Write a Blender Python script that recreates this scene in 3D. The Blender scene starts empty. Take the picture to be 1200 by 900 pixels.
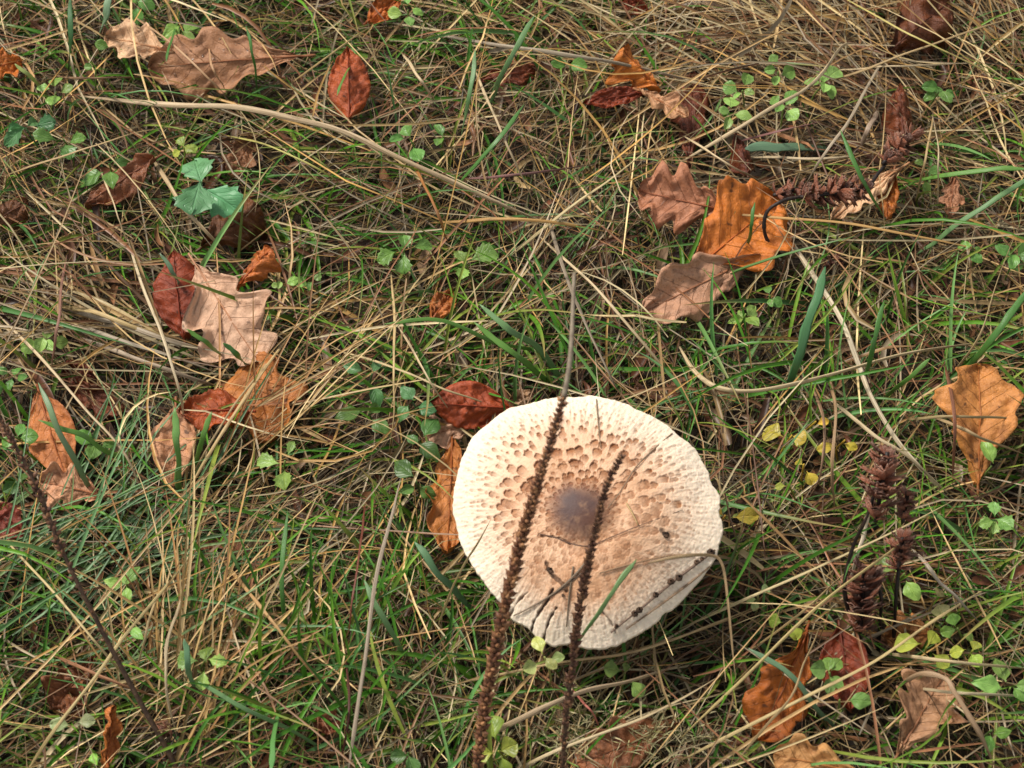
import bpy, math, random
import numpy as np
from mathutils import Vector, Matrix
from mathutils.bvhtree import BVHTree

random.seed(7)
RNG = np.random.default_rng(11)
scene = bpy.context.scene
COL = scene.collection
R = math.radians

# ------------------------------------------------------------------ camera
PITCH, DIST, HFOV = R(58), 1.30, 2 * math.atan(0.31 / 1.30)
cam_d = bpy.data.cameras.new('camera')
cam = bpy.data.objects.new('camera', cam_d)
COL.objects.link(cam)
CP = np.array([0, -DIST * math.cos(PITCH), DIST * math.sin(PITCH)])
cam.location = CP
cam.rotation_euler = (math.pi / 2 - PITCH, 0, 0)
cam_d.sensor_width = 36
cam_d.angle = HFOV
cam_d.clip_start, cam_d.clip_end = 0.02, 500
cam_d.dof.use_dof = True
cam_d.dof.focus_distance = 1.27
cam_d.dof.aperture_fstop = 16.0
scene.camera = cam

# ------------------------------------------------------------------ sky and sun
SUN = Vector((-0.52, 0.34, 0.80)).normalized()
world = bpy.data.worlds.new('World')
scene.world = world
world.use_nodes = True
wn = world.node_tree
wn.nodes.clear()
sky = wn.nodes.new('ShaderNodeTexSky')
sky.sky_type = 'NISHITA'
sky.sun_disc = False
sky.sun_elevation = math.asin(SUN.z)
sky.sun_rotation = math.atan2(SUN.x, SUN.y)
hs = wn.nodes.new('ShaderNodeHueSaturation')
hs.inputs['Saturation'].default_value = 0.10          # cloudy, nearly colourless sky
bg = wn.nodes.new('ShaderNodeBackground')
bg.inputs['Strength'].default_value = 0.056
wo = wn.nodes.new('ShaderNodeOutputWorld')
wn.links.new(sky.outputs[0], hs.inputs['Color'])
wn.links.new(hs.outputs[0], bg.inputs['Color'])
wn.links.new(bg.outputs[0], wo.inputs['Surface'])
sd = bpy.data.lights.new('sun', 'SUN')
sd.energy, sd.angle, sd.color = 1.5, R(14), (1.0, 0.94, 0.85)
sun = bpy.data.objects.new('sun', sd)
COL.objects.link(sun)
sun.rotation_euler = SUN.to_track_quat('Z', 'Y').to_euler()
sun.location = (-3, 2, 5)
vs = scene.view_settings
vs.view_transform, vs.look, vs.gamma = 'Standard', 'None', 1
vs.exposure = 1.58
scene.render.engine = 'CYCLES'

# ------------------------------------------------------------------ geometry helpers
FPX = 600 / math.tan(HFOV / 2)
FWD = np.array([0, math.cos(PITCH), -math.sin(PITCH)])
UPV = np.array([0, math.sin(PITCH), math.cos(PITCH)])
MPP = 0.62 / 1200


def ray(px, py):
    d = FWD * FPX + np.array([1, 0, 0]) * (px - 600) + UPV * (450 - py)
    return d / np.linalg.norm(d)


def at(px, py, z=0.0):
    """world point at height z seen at photograph position (px, py)"""
    d = ray(px, py)
    return CP + d * ((z - CP[2]) / d[2])


def at_plane(px, py, o, n):
    d = ray(px, py)
    return CP + d * (np.dot(o - CP, n) / np.dot(d, n))


def proj(P):
    Q = P - CP
    dep = Q @ FWD
    return 600 + FPX * Q[..., 0] / dep, 450 - FPX * (Q @ UPV) / dep, dep


def _h(ix, iy, iz, seed):
    n = (ix.astype(np.int64) * 374761393 + iy.astype(np.int64) * 668265263 +
         iz.astype(np.int64) * 2147483647 + seed * 1274126177) & 0xFFFFFFFF
    n = ((n ^ (n >> 13)) * 1274126177) & 0xFFFFFFFF
    n = (n ^ (n >> 16)) & 0xFFFFFFFF
    return n / 4294967295.0


def noise(x, y, z=0.0, seed=0):
    """smooth value noise, -1..1"""
    x, y, z = np.broadcast_arrays(np.asarray(x, float), np.asarray(y, float), np.asarray(z, float))
    x0, y0, z0 = np.floor(x), np.floor(y), np.floor(z)
    fx, fy, fz = x - x0, y - y0, z - z0
    fx, fy, fz = fx * fx * (3 - 2 * fx), fy * fy * (3 - 2 * fy), fz * fz * (3 - 2 * fz)
    r = 0
    for a in (0, 1):
        for b in (0, 1):
            for c in (0, 1):
                w = (fx if a else 1 - fx) * (fy if b else 1 - fy) * (fz if c else 1 - fz)
                r = r + w * _h(x0 + a, y0 + b, z0 + c, seed)
    return r * 2 - 1


def sstep(a, b, x):
    t = np.clip((x - a) / (b - a), 0, 1)
    return t * t * (3 - 2 * t)


def ground_z(x, y):
    fade = 1 - sstep(1.5, 6.0, np.hypot(x, y))
    return (0.010 * noise(x * 5 + 3, y * 5, 0, 1) + 0.005 * noise(x * 14, y * 14, 0, 2) - 0.004) * fade


def unit(v):
    v = np.asarray(v, float)
    return v / np.linalg.norm(v)


def tag(o, label=None, cat=None, group=None, kind=None):
    if label: o['label'] = label
    if cat: o['category'] = cat
    if group: o['group'] = group
    if kind: o['kind'] = kind
    return o


def mesh_data(name, V, F, smooth=True, uv=None, col=None, attrs=None):
    me = bpy.data.meshes.new(name)
    V = np.asarray(V, np.float32)
    if isinstance(F, np.ndarray):
        nf, k = F.shape
        me.vertices.add(len(V)); me.vertices.foreach_set('co', V.ravel())
        me.loops.add(nf * k); me.loops.foreach_set('vertex_index', F.ravel().astype(np.int32))
        me.polygons.add(nf)
        me.polygons.foreach_set('loop_start', np.arange(0, nf * k, k, dtype=np.int32))
        me.polygons.foreach_set('loop_total', np.full(nf, k, np.int32))
        me.update(calc_edges=True)
    else:
        me.from_pydata([tuple(map(float, v)) for v in V], [], F)
    if smooth:
        me.polygons.foreach_set('use_smooth', np.ones(len(me.polygons), bool))
    if uv is not None:
        idx = np.zeros(len(me.loops), np.int32); me.loops.foreach_get('vertex_index', idx)
        l = me.uv_layers.new(name='uv')
        l.data.foreach_set('uv', np.asarray(uv, np.float32)[idx].ravel())
    if col is not None:
        c = me.color_attributes.new('col', 'FLOAT_COLOR', 'POINT')
        c4 = np.ones((len(V), 4), np.float32); c4[:, :3] = col
        c.data.foreach_set('color', c4.ravel())
    for k_, a in (attrs or {}).items():
        at_ = me.attributes.new(k_, 'FLOAT', 'POINT')
        at_.data.foreach_set('value', np.asarray(a, np.float32))
    me.validate(); me.update()
    return me


def link(name, me, mat=None, parent=None, loc=None, color=None):
    o = bpy.data.objects.new(name, me)
    COL.objects.link(o)
    if mat and me and not me.materials: me.materials.append(mat)
    if parent is not None: o.parent = parent
    if loc is not None: o.location = tuple(loc)
    if color is not None: o.color = (*color, 1)
    return o


def empty(name, loc):
    o = bpy.data.objects.new(name, None)
    o.empty_display_size = 0.01
    COL.objects.link(o)
    o.location = tuple(loc)
    return o


def grid_faces(nu, nv, closed=False, off=0):
    """nu x nv vertices, v fastest"""
    i, j = np.meshgrid(np.arange(nu - 1), np.arange(nv if closed else nv - 1), indexing='ij')
    j2 = (j + 1) % nv
    return (np.stack([i * nv + j, i * nv + j2, (i + 1) * nv + j2, (i + 1) * nv + j], -1).reshape(-1, 4) + off)


def catmull(P, per=6):
    P = np.asarray(P, float)
    if len(P) == 2: return P[0] + (P[1] - P[0]) * np.linspace(0, 1, per + 1)[:, None]
    Q = np.vstack([2 * P[0] - P[1], P, 2 * P[-1] - P[-2]])
    out = []
    for i in range(1, len(Q) - 2):
        t = np.linspace(0, 1, per, endpoint=False)[:, None]
        a, b, c, d = Q[i - 1], Q[i], Q[i + 1], Q[i + 2]
        out.append(0.5 * (2 * b + (c - a) * t + (2 * a - 5 * b + 4 * c - d) * t ** 2 + (3 * b - a - 3 * c + d) * t ** 3))
    out.append(P[-1:])
    return np.vstack(out)


def tube(P, rad, sides=6, flat=1.0, up=(0, -0.4, 0.9), twist=0.0, caps=True):
    """tapered tube along P; rad per point; flat = thickness/width. Returns V, F, UV"""
    P = np.asarray(P, float); n = len(P)
    rad = np.broadcast_to(np.asarray(rad, float), (n,))
    T = np.gradient(P, axis=0)
    T /= np.linalg.norm(T, axis=1)[:, None] + 1e-12
    up = np.asarray(up, float)
    S = np.cross(T, up); S /= np.linalg.norm(S, axis=1)[:, None] + 1e-9
    N = np.cross(S, T)
    a = np.linspace(0, 2 * math.pi, sides, endpoint=False)
    tw = twist * np.linspace(0, 1, n)
    c, s = np.cos(a)[None], np.sin(a)[None] * flat
    ct, st = np.cos(tw)[:, None], np.sin(tw)[:, None]
    x, y = c * ct - s * st, c * st + s * ct
    V = P[:, None] + (S[:, None] * x[..., None] + N[:, None] * y[..., None]) * rad[:, None, None]
    V = V.reshape(-1, 3)
    F = [tuple(f) for f in grid_faces(n, sides, True)]
    if caps:
        F.append(tuple(range(sides))[::-1]); F.append(tuple((n - 1) * sides + k for k in range(sides)))
    seg = np.r_[0, np.cumsum(np.linalg.norm(np.diff(P, axis=0), axis=1))]
    uv = np.stack(np.meshgrid(seg, np.arange(sides) / sides, indexing='ij'), -1).reshape(-1, 2)
    return V, F, uv


# ------------------------------------------------------------------ materials
def mat_new(name):
    m = bpy.data.materials.new(name); m.use_nodes = True
    nt = m.node_tree; nt.nodes.clear()
    return m, nt, nt.nodes, nt.links


def nd(nt, t, **kw):
    n = nt.nodes.new(t)
    for k, v in kw.items():
        if k in n.inputs: n.inputs[k].default_value = v
        else: setattr(n, k, v)
    return n


def mix(nt, a, b, f, mode='MIX'):
    n = nt.nodes.new('ShaderNodeMix'); n.data_type = 'RGBA'; n.blend_type = mode
    for sock, val in ((n.inputs[0], f), (n.inputs[6], a), (n.inputs[7], b)):
        if hasattr(val, 'is_linked'): nt.links.new(val, sock)
        elif isinstance(val, (int, float)): sock.default_value = val
        else: sock.default_value = (*val, 1)
    return n.outputs[2]


def mth(nt, op, a, b=None, c=None):
    n = nt.nodes.new('ShaderNodeMath'); n.operation = op
    for i, v in enumerate((a, b, c)):
        if v is None: continue
        if hasattr(v, 'is_linked'): nt.links.new(v, n.inputs[i])
        else: n.inputs[i].default_value = v
    return n.outputs[0]


def ramp(nt, f, lo, hi, a=0.0, b=1.0):
    n = nt.nodes.new('ShaderNodeMapRange'); n.interpolation_type = 'SMOOTHSTEP'
    nt.links.new(f, n.inputs[0])
    n.inputs[1].default_value, n.inputs[2].default_value = lo, hi
    n.inputs[3].default_value, n.inputs[4].default_value = a, b
    return n.outputs[0]


def finish(nt, color, rough=0.5, transl=0.0, tcol=None, bump=None, bstr=0.3, bdist=0.001, spec=0.4, sss=0.0):
    p = nt.nodes.new('ShaderNodeBsdfPrincipled')
    o = nt.nodes.new('ShaderNodeOutputMaterial')
    if hasattr(color, 'is_linked'): nt.links.new(color, p.inputs['Base Color'])
    else: p.inputs['Base Color'].default_value = (*color, 1)
    if hasattr(rough, 'is_linked'): nt.links.new(rough, p.inputs['Roughness'])
    else: p.inputs['Roughness'].default_value = rough
    p.inputs['Specular IOR Level'].default_value = spec
    if sss:
        p.inputs['Subsurface Weight'].default_value = sss
        p.inputs['Subsurface Radius'].default_value = (1, .6, .35)
        p.inputs['Subsurface Scale'].default_value = 0.004
    if bump is not None:
        b = nt.nodes.new('ShaderNodeBump')
        b.inputs['Strength'].default_value = bstr; b.inputs['Distance'].default_value = bdist
        nt.links.new(bump, b.inputs['Height']); nt.links.new(b.outputs[0], p.inputs['Normal'])
    if transl:
        t = nt.nodes.new('ShaderNodeBsdfTranslucent')
        if hasattr(color, 'is_linked'): nt.links.new(color, t.inputs[0])
        else: t.inputs[0].default_value = (*color, 1)
        ms = nt.nodes.new('ShaderNodeMixShader'); ms.inputs[0].default_value = transl
        nt.links.new(p.outputs[0], ms.inputs[1]); nt.links.new(t.outputs[0], ms.inputs[2])
        nt.links.new(ms.outputs[0], o.inputs[0])
    else:
        nt.links.new(p.outputs[0], o.inputs[0])


def tex_noise(nt, vec, scale, detail=3.0, rough=0.6):
    n = nd(nt, 'ShaderNodeTexNoise'); n.inputs['Scale'].default_value = scale
    n.inputs['Detail'].default_value = detail; n.inputs['Roughness'].default_value = rough
    if vec is not None: nt.links.new(vec, n.inputs['Vector'])
    return n


def make_soil():
    m, nt, N, L = mat_new('soil')
    tc = nd(nt, 'ShaderNodeTexCoord')
    a = tex_noise(nt, tc.outputs['Object'], 28, 6, .65)
    b = tex_noise(nt, tc.outputs['Object'], 190, 4, .7)
    c = mix(nt, (0.018, 0.012, 0.008), (0.075, 0.05, 0.028), ramp(nt, a.outputs[0], .35, .7))
    c = mix(nt, c, (0.05, 0.06, 0.02), ramp(nt, b.outputs[0], .5, .8, 0, .7))
    finish(nt, c, 0.85, bump=b.outputs[0], bstr=.8, bdist=.004)
    return m


def make_strand():
    m, nt, N, L = mat_new('grass_strand')
    at_ = nd(nt, 'ShaderNodeAttribute'); at_.attribute_name = 'col'
    tc = nd(nt, 'ShaderNodeTexCoord')
    n = tex_noise(nt, tc.outputs['Object'], 420, 3)
    c = mix(nt, at_.outputs['Color'], (0.0, 0.0, 0.0), ramp(nt, n.outputs[0], .5, .85, 0, .35))
    finish(nt, c, 0.40, transl=.15, spec=.28)
    return m


def make_straw():
    """dry stalks: colour from the object, fibres along the stalk"""
    m, nt, N, L = mat_new('dry_stalk')
    oi = nd(nt, 'ShaderNodeObjectInfo')
    uv = nd(nt, 'ShaderNodeUVMap')
    mp = nd(nt, 'ShaderNodeMapping'); mp.inputs['Scale'].default_value = (14, 15, 1)
    L.new(uv.outputs[0], mp.inputs[0])
    L.new(oi.outputs['Random'], mp.inputs['Location'])
    f = tex_noise(nt, mp.outputs[0], 1.6, 4, .7)
    mp2 = nd(nt, 'ShaderNodeMapping'); mp2.inputs['Scale'].default_value = (55, 1.5, 1)
    L.new(uv.outputs[0], mp2.inputs[0]); L.new(oi.outputs['Random'], mp2.inputs['Location'])
    g = tex_noise(nt, mp2.outputs[0], 1.0, 3, .6)
    dark = mix(nt, oi.outputs['Color'], (.42, .36, .30), 1.0, 'MULTIPLY')
    c = mix(nt, oi.outputs['Color'], dark, ramp(nt, f.outputs[0], .42, .66, 0, .95))
    c = mix(nt, c, (.10, .062, .03), ramp(nt, g.outputs[0], .52, .74, 0, .8))
    finish(nt, c, .5, bump=f.outputs[0], bstr=.5, bdist=.0006, spec=.35)
    return m


def make_blade():
    """single green grass blades: colour from the object, parallel veins"""
    m, nt, N, L = mat_new('green_blade')
    oi = nd(nt, 'ShaderNodeObjectInfo'); uv = nd(nt, 'ShaderNodeUVMap')
    mp = nd(nt, 'ShaderNodeMapping'); mp.inputs['Scale'].default_value = (3, 38, 1)
    L.new(uv.outputs[0], mp.inputs[0])
    f = tex_noise(nt, mp.outputs[0], 1.2, 2, .5)
    mp2 = nd(nt, 'ShaderNodeMapping'); mp2.inputs['Scale'].default_value = (40, 1, 1)
    L.new(uv.outputs[0], mp2.inputs[0]); L.new(oi.outputs['Random'], mp2.inputs['Location'])
    g = tex_noise(nt, mp2.outputs[0], 1, 3, .6)
    lt = mix(nt, oi.outputs['Color'], (1.5, 1.35, 1.2), 1.0, 'MULTIPLY')
    c = mix(nt, oi.outputs['Color'], lt, ramp(nt, f.outputs[0], .4, .65, 0, .8))
    c = mix(nt, c, (.20, .15, .05), ramp(nt, g.outputs[0], .6, .8, 0, .6))
    finish(nt, c, .38, transl=.22, bump=f.outputs[0], bstr=.35, bdist=.0005, spec=.5)
    return m


def make_oak():
    """fallen leaves: colour from the object, side veins from the leaf's own uv"""
    m, nt, N, L = mat_new('fallen_leaf')
    oi = nd(nt, 'ShaderNodeObjectInfo'); uv = nd(nt, 'ShaderNodeUVMap'); tc = nd(nt, 'ShaderNodeTexCoord')
    sx = nd(nt, 'ShaderNodeSeparateXYZ'); L.new(uv.outputs[0], sx.inputs[0])
    v = mth(nt, 'ABSOLUTE', mth(nt, 'SUBTRACT', sx.outputs[1], .5))
    wob = tex_noise(nt, uv.outputs[0], 5, 2)
    t = mth(nt, 'SUBTRACT', mth(nt, 'MULTIPLY', sx.outputs[0], 8.5), mth(nt, 'MULTIPLY', v, 3.6))
    t = mth(nt, 'ADD', t, mth(nt, 'MULTIPLY', wob.outputs[0], .5))
    side = mth(nt, 'GREATER_THAN', sx.outputs[1], .5)
    t = mth(nt, 'ADD', t, mth(nt, 'MULTIPLY', side, .45))
    fr = mth(nt, 'ABSOLUTE', mth(nt, 'SUBTRACT', mth(nt, 'FRACT', t), .5))
    vein = mth(nt, 'MULTIPLY', ramp(nt, fr, .0, .045, 1, 0), ramp(nt, v, .5, .1, .1, 1))
    n1 = tex_noise(nt, tc.outputs['Object'], 60, 8, .72)
    n2 = tex_noise(nt, tc.outputs['Object'], 300, 5, .7)
    n3 = tex_noise(nt, tc.outputs['Object'], 130, 2, .5)
    dk = mix(nt, oi.outputs['Color'], (.45, .36, .32), 1.0, 'MULTIPLY')
    lt = mix(nt, oi.outputs['Color'], (1.4, 1.35, 1.3), 1.0, 'MULTIPLY')
    c = mix(nt, oi.outputs['Color'], dk, ramp(nt, n1.outputs[0], .46, .72, 0, .85))
    c = mix(nt, c, lt, ramp(nt, n1.outputs[0], .5, .3, 0, .7))
    c = mix(nt, c, (.035, .016, .008), ramp(nt, n3.outputs[0], .66, .74, 0, .75))
    c = mix(nt, c, dk, ramp(nt, n2.outputs[0], .5, .75, 0, .6))
    c = mix(nt, c, dk, mth(nt, 'MULTIPLY', vein, .38))
    h = mth(nt, 'ADD', mth(nt, 'MULTIPLY', vein, -.35), mth(nt, 'MULTIPLY', n2.outputs[0], .6))
    rg = ramp(nt, n1.outputs[0], .3, .7, .22, .52)
    h = mth(nt, 'ADD', h, mth(nt, 'MULTIPLY', n1.outputs[0], 1.5))
    finish(nt, c, rg, transl=.12, bump=h, bstr=1.0, bdist=.0014, spec=.42)
    return m


def make_weed():
    m, nt, N, L = mat_new('weed_leaf')
    oi = nd(nt, 'ShaderNodeObjectInfo'); uv = nd(nt, 'ShaderNodeUVMap'); tc = nd(nt, 'ShaderNodeTexCoord')
    sx = nd(nt, 'ShaderNodeSeparateXYZ'); L.new(uv.outputs[0], sx.inputs[0])
    v = mth(nt, 'ABSOLUTE', mth(nt, 'SUBTRACT', sx.outputs[1], .5))
    t = mth(nt, 'FRACT', mth(nt, 'SUBTRACT', mth(nt, 'MULTIPLY', sx.outputs[0], 6), mth(nt, 'MULTIPLY', v, 5)))
    vein = ramp(nt, mth(nt, 'ABSOLUTE', mth(nt, 'SUBTRACT', t, .5)), 0, .12, 1, 0)
    mid = ramp(nt, v, 0, .05, 1, 0)
    vv = mth(nt, 'MAXIMUM', mth(nt, 'MULTIPLY', vein, .5), mid)
    n1 = tex_noise(nt, tc.outputs['Object'], 2.2, 4, .65)
    lt = mix(nt, oi.outputs['Color'], (1.5, 1.4, 1.5), 1.0, 'MULTIPLY')
    dk = mix(nt, oi.outputs['Color'], (.55, .62, .5), 1.0, 'MULTIPLY')
    c = mix(nt, oi.outputs['Color'], dk, ramp(nt, n1.outputs[0], .45, .75))
    c = mix(nt, c, lt, mth(nt, 'MULTIPLY', vv, .6))
    finish(nt, c, .42, transl=.2, bump=vv, bstr=.4, bdist=.02, spec=.45)
    return m


def make_plain(name, c1, c2, scale=300, rough=.6, lo=.4, hi=.7, bstr=.5, spec=.3):
    m, nt, N, L = mat_new(name)
    tc = nd(nt, 'ShaderNodeTexCoord')
    n = tex_noise(nt, tc.outputs['Object'], scale, 4, .65)
    finish(nt, mix(nt, c1, c2, ramp(nt, n.outputs[0], lo, hi)), rough, bump=n.outputs[0], bstr=bstr, bdist=.0006, spec=spec)
    return m


def make_cap():
    m, nt, N, L = mat_new('mushroom_skin')
    tc = nd(nt, 'ShaderNodeTexCoord')
    A = {}
    for k in ('pig', 'rho', 'crack_tint', 'umbo', 'tan'):
        a = nd(nt, 'ShaderNodeAttribute'); a.attribute_name = k; A[k] = a.outputs['Fac']
    n1 = tex_noise(nt, tc.outputs['Object'], 45, 5, .6)
    n2 = tex_noise(nt, tc.outputs['Object'], 420, 4, .65)
    n3 = tex_noise(nt, tc.outputs['Object'], 130, 3, .6)
    base = mix(nt, (.68, .445, .29), (.76, .635, .49), ramp(nt, A['rho'], .45, .95))
    base = mix(nt, base, (.53, .29, .16), mth(nt, 'MULTIPLY', A['tan'], ramp(nt, n1.outputs[0], .3, .65, .25, 1)))
    brown = mix(nt, (.30, .115, .042), (.16, .058, .022), ramp(nt, n2.outputs[0], .35, .7))
    brown = mix(nt, brown, (.42, .20, .09), ramp(nt, n3.outputs[0], .5, .75))
    c = mix(nt, base, brown, A['pig'])
    nu_ = tex_noise(nt, tc.outputs['Object'], 18, 2, .5)
    um = mix(nt, (.16, .068, .04), (.085, .055, .052), ramp(nt, nu_.outputs[0], .42, .60))
    um = mix(nt, um, (.30, .17, .10), ramp(nt, n3.outputs[0], .5, .72, 0, .6))
    c = mix(nt, c, um, A['umbo'])
    c = mix(nt, c, (.06, .032, .02), A['crack_tint'])
    finish(nt, c, .62, bump=n2.outputs[0], bstr=.35, bdist=.0005, spec=.25, sss=.12)
    return m


M = dict(soil=make_soil(), strand=make_strand(), straw=make_straw(), blade=make_blade(), oak=make_oak(),
         weed=make_weed(), cap=make_cap(),
         flesh=make_plain('mushroom_flesh', (.72, .60, .45), (.55, .42, .28), 220, .7),
         gill=make_plain('gill_flesh', (.72, .62, .48), (.6, .48, .34), 200, .7),
         flake=make_plain('scale_skin', (.42, .23, .115), (.17, .075, .035), 240, .7),
         capsule=make_plain('seed_capsule', (.125, .05, .027), (.38, .19, .085), 210, .5, .42, .68),
         capsule_dark=make_plain('dark_capsule', (.08, .034, .022), (.28, .14, .07), 230, .5, .42, .68),
         spike_stem=make_plain('spike_stem', (.05, .028, .018), (.13, .075, .042), 260, .6),
         spike_tip=make_plain('spike_tip', (.26, .21, .15), (.16, .12, .085), 300, .7),
         calyx=make_plain('dry_calyx', (.085, .024, .016), (.36, .19, .13), 420, .38, .38, .70, spec=.5),
         black_stem=make_plain('black_stem', (.012, .008, .007), (.04, .022, .015), 300, .5),
         crumb=make_plain('crumb', (.03, .017, .01), (.11, .06, .035), 400, .8))
m, nt, _, _ = mat_new('dry_calyx_mixed')
oi = nd(nt, 'ShaderNodeObjectInfo'); tc = nd(nt, 'ShaderNodeTexCoord')
sz = nd(nt, 'ShaderNodeSeparateXYZ'); nt.links.new(tc.outputs['Object'], sz.inputs[0])
n_ = tex_noise(nt, tc.outputs['Object'], 5, 4, .65)
c_ = mix(nt, (.075, .018, .010), (.36, .12, .06), ramp(nt, oi.outputs['Random'], 0, .9))
c_ = mix(nt, c_, (.40, .24, .17), mth(nt, 'MULTIPLY', ramp(nt, n_.outputs[0], .4, .65), ramp(nt, sz.outputs[2], .3, 1.1, 0, .8)))
finish(nt, c_, .36, transl=.15, bump=n_.outputs[0], bstr=.5, bdist=.1, spec=.5)
M['calyx'] = m

# ------------------------------------------------------------------ ground
k = np.linspace(-1, 1, 221)
ax = np.sinh(k * 6.0) / np.sinh(6.0) * 90
GX, GY = np.meshgrid(ax, ax, indexing='ij')
GV = np.stack([GX, GY, ground_z(GX, GY)], -1).reshape(-1, 3)
ground = link('ground', mesh_data('ground', GV, grid_faces(221, 221)[:, ::-1].copy()), M['soil'])
tag(ground, 'dark damp soil under the matted meadow grass', 'ground', kind='structure')

# ------------------------------------------------------------------ mushroom
CN = unit((-0.07, -0.25, 0.96))                       # cap axis, leaning a little to the viewer
CE1 = unit(np.cross((0, 1, 0), CN)); CE2 = np.cross(CN, CE1)
RIM0 = at(687, 612, 0.085)
zz = [(380, 62), (460, 61), (560, 75), (650, 104), (740, 150), (815, 215), (870, 290), (900, 370), (915, 450),
      (906, 520), (882, 590), (850, 628), (795, 682), (740, 735), (650, 800), (560, 842), (500, 848), (445, 832),
      (390, 830), (345, 811), (318, 785), (270, 760), (240, 720), (180, 650), (130, 570), (95, 480), (82, 400),
      (90, 310), (120, 240), (165, 170), (230, 115), (310, 80)]
rim_pts = np.array([at_plane(500 + x * .3777, 440 + y * .3777, RIM0, CN) for x, y in zz])
CH = 0.021
top = at_plane(678, 596, RIM0 + CN * (CH + .004), CN)
CC = top - CN * (CH + .004)                           # centre of the rim plane under the umbo
rel = rim_pts - CC
th_p = np.arctan2(rel @ CE2, rel @ CE1); r_p = np.hypot(rel @ CE1, rel @ CE2)
o_ = np.argsort(th_p); th_p, r_p = th_p[o_], r_p[o_]


def rim_r(th):
    th = (th + math.pi) % (2 * math.pi) - math.pi
    r = np.interp(th, np.r_[th_p[-1] - 2 * math.pi, th_p, th_p[0] + 2 * math.pi], np.r_[r_p[-1], r_p, r_p[0]])
    return r


def cap_h(rho, th):
    h = CH * (1 - rho ** 2.3) + .0032 * np.exp(-(rho / .19) ** 2) - .0022 * np.exp(-((rho - .27) / .1) ** 2)
    h += .0022 * rho ** 2 * np.sin(2 * th + .6) + .0014 * rho ** 2 * np.sin(5 * th + 2)
    h += .0016 * noise(rho * np.cos(th) * 4, rho * np.sin(th) * 4, 0, 5) * rho
    return h


def cap_pt(rho, th, lift=0.0):
    rr = rho * rim_r(th)
    return (CC + (rr * np.cos(th))[..., None] * CE1 + (rr * np.sin(th))[..., None] * CE2 +
            (cap_h(rho, th) + lift)[..., None] * CN)


# the skin between the scales is torn into arch-shaped hollows: (rho, theta, size, pigment, slimness)
scales = []
rho = .165
while rho < .96:
    s = float(np.interp(rho, [.16, .24, .4, .55, .68, .8, .95], [.024, .044, .080, .092, .070, .048, .038]))
    cnt = max(6, int(2 * math.pi * rho / (s * .98))); a0 = random.random() * 6.28
    for q in range(cnt):
        th = a0 + 2 * math.pi * (q + random.uniform(-.38, .38)) / cnt
        keep = np.interp(rho, [.16, .5, .62, .78, .95], [1, .92, .85, .85, .7])
        upper = .5 + .5 * math.sin(th - .2)           # the flank away from the damaged side is more deeply torn
        if random.random() < keep:
            scales.append((rho + random.uniform(-.4, .4) * s, th % (2 * math.pi), s * random.choice((.55, .8, 1, 1.1, 1.25)),
                           np.interp(rho, [.16, .55, .68, .8, .95], [1, 1, .95, .7, .35]) * random.uniform(.7, 1) * (.62 + .38 * upper),
                           np.interp(rho, [.16, .5, .7, .9], [.36, .36, .27, .17]) * random.uniform(.8, 1.2)))
    rho += s * .74
scales = np.array(scales)

NR, NT = 250, 820
rr_ = np.linspace(0.004, 1, NR) ** .92
tt_ = np.linspace(0, 2 * math.pi, NT, endpoint=False)
RH, TH = np.meshgrid(rr_, tt_, indexing='ij')
CT, ST = np.cos(TH), np.sin(TH)
jit = .16 * noise(CT * RH * 70, ST * RH * 70, 0, 9) + .10 * noise(CT * RH * 150, ST * RH * 150, 0, 10)
pig = np.zeros_like(RH); lip = np.zeros_like(RH)
for i in range(NR):
    sub = scales[np.abs(scales[:, 0] - rr_[i]) < .13]
    if not len(sub): continue
    dr = (rr_[i] - sub[:, 0])[:, None] / sub[:, 2][:, None]
    dt = ((TH[i][None] - sub[:, 1][:, None] + math.pi) % (2 * math.pi) - math.pi) * rr_[i] / sub[:, 2][:, None]
    wd = sub[:, 4][:, None]
    e = np.sqrt((dt / (wd * (1 + .25 * np.minimum(dr, 0)))) ** 2 + (np.where(dr > 0, dr / .34, dr / .75)) ** 2)
    m_ = sstep(1.06, .88, e + jit[i][None]) * sub[:, 3][:, None]
    grad = sstep(-.75, .22, dr)
    val = m_ * (.12 + .88 * grad)
    b = np.argmax(val, 0); ar = np.arange(NT)
    pig[i] = val[b, ar]
    lip[i] = val[b, ar] * np.clip(sub[b, 2] / .08, .3, 1.2)
fib = noise(CT * 55, ST * 55, RH * 7, 12) * .55 + noise(CT * 95, ST * 95, RH * 16, 13) * .45
shag = sstep(.45, .95, RH)
deep = .35 + .65 * sstep(-.6, .3, np.sin(TH - .2))
disp = -.00125 * lip * deep + .00055 * fib * shag + (.00018 * noise(CT * RH * 90, ST * RH * 90, 0, 14) + .00015 * (noise(CT * RH * 38, ST * RH * 38, 0, 24))) * (.25 + .75 * sstep(.1, .3, RH))
edge = 1 + (.016 * noise(CT * 8, ST * 8, 0, 15) + .005 * noise(CT * 45, ST * 45, 0, 16)) * sstep(.86, 1, RH)
pig = np.clip(pig + .30 * sstep(.35, .8, noise(CT * 55, ST * 55, RH * 13, 17)) * sstep(.5, .75, RH) * sstep(1.0, .8, RH), 0, 1)
umbo = sstep(.31, .10, RH + .03 * noise(np.cos(TH) * 3, np.sin(TH) * 3, RH * 8, 18))
pig = np.clip(pig * (1 - .6 * umbo) + .45 * sstep(.34, .18, RH + .04 * noise(CT * 8, ST * 8, RH * 30, 19)), 0, 1)
tan = np.clip(sstep(1.0, .3, RH) * .80 + .5 * sstep(.15, .9, -np.sin(TH + .25)) * sstep(.98, .55, RH), 0, 1)
crack_tint = np.zeros_like(RH)  # dark brown tint, filled in along the cracks
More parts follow.
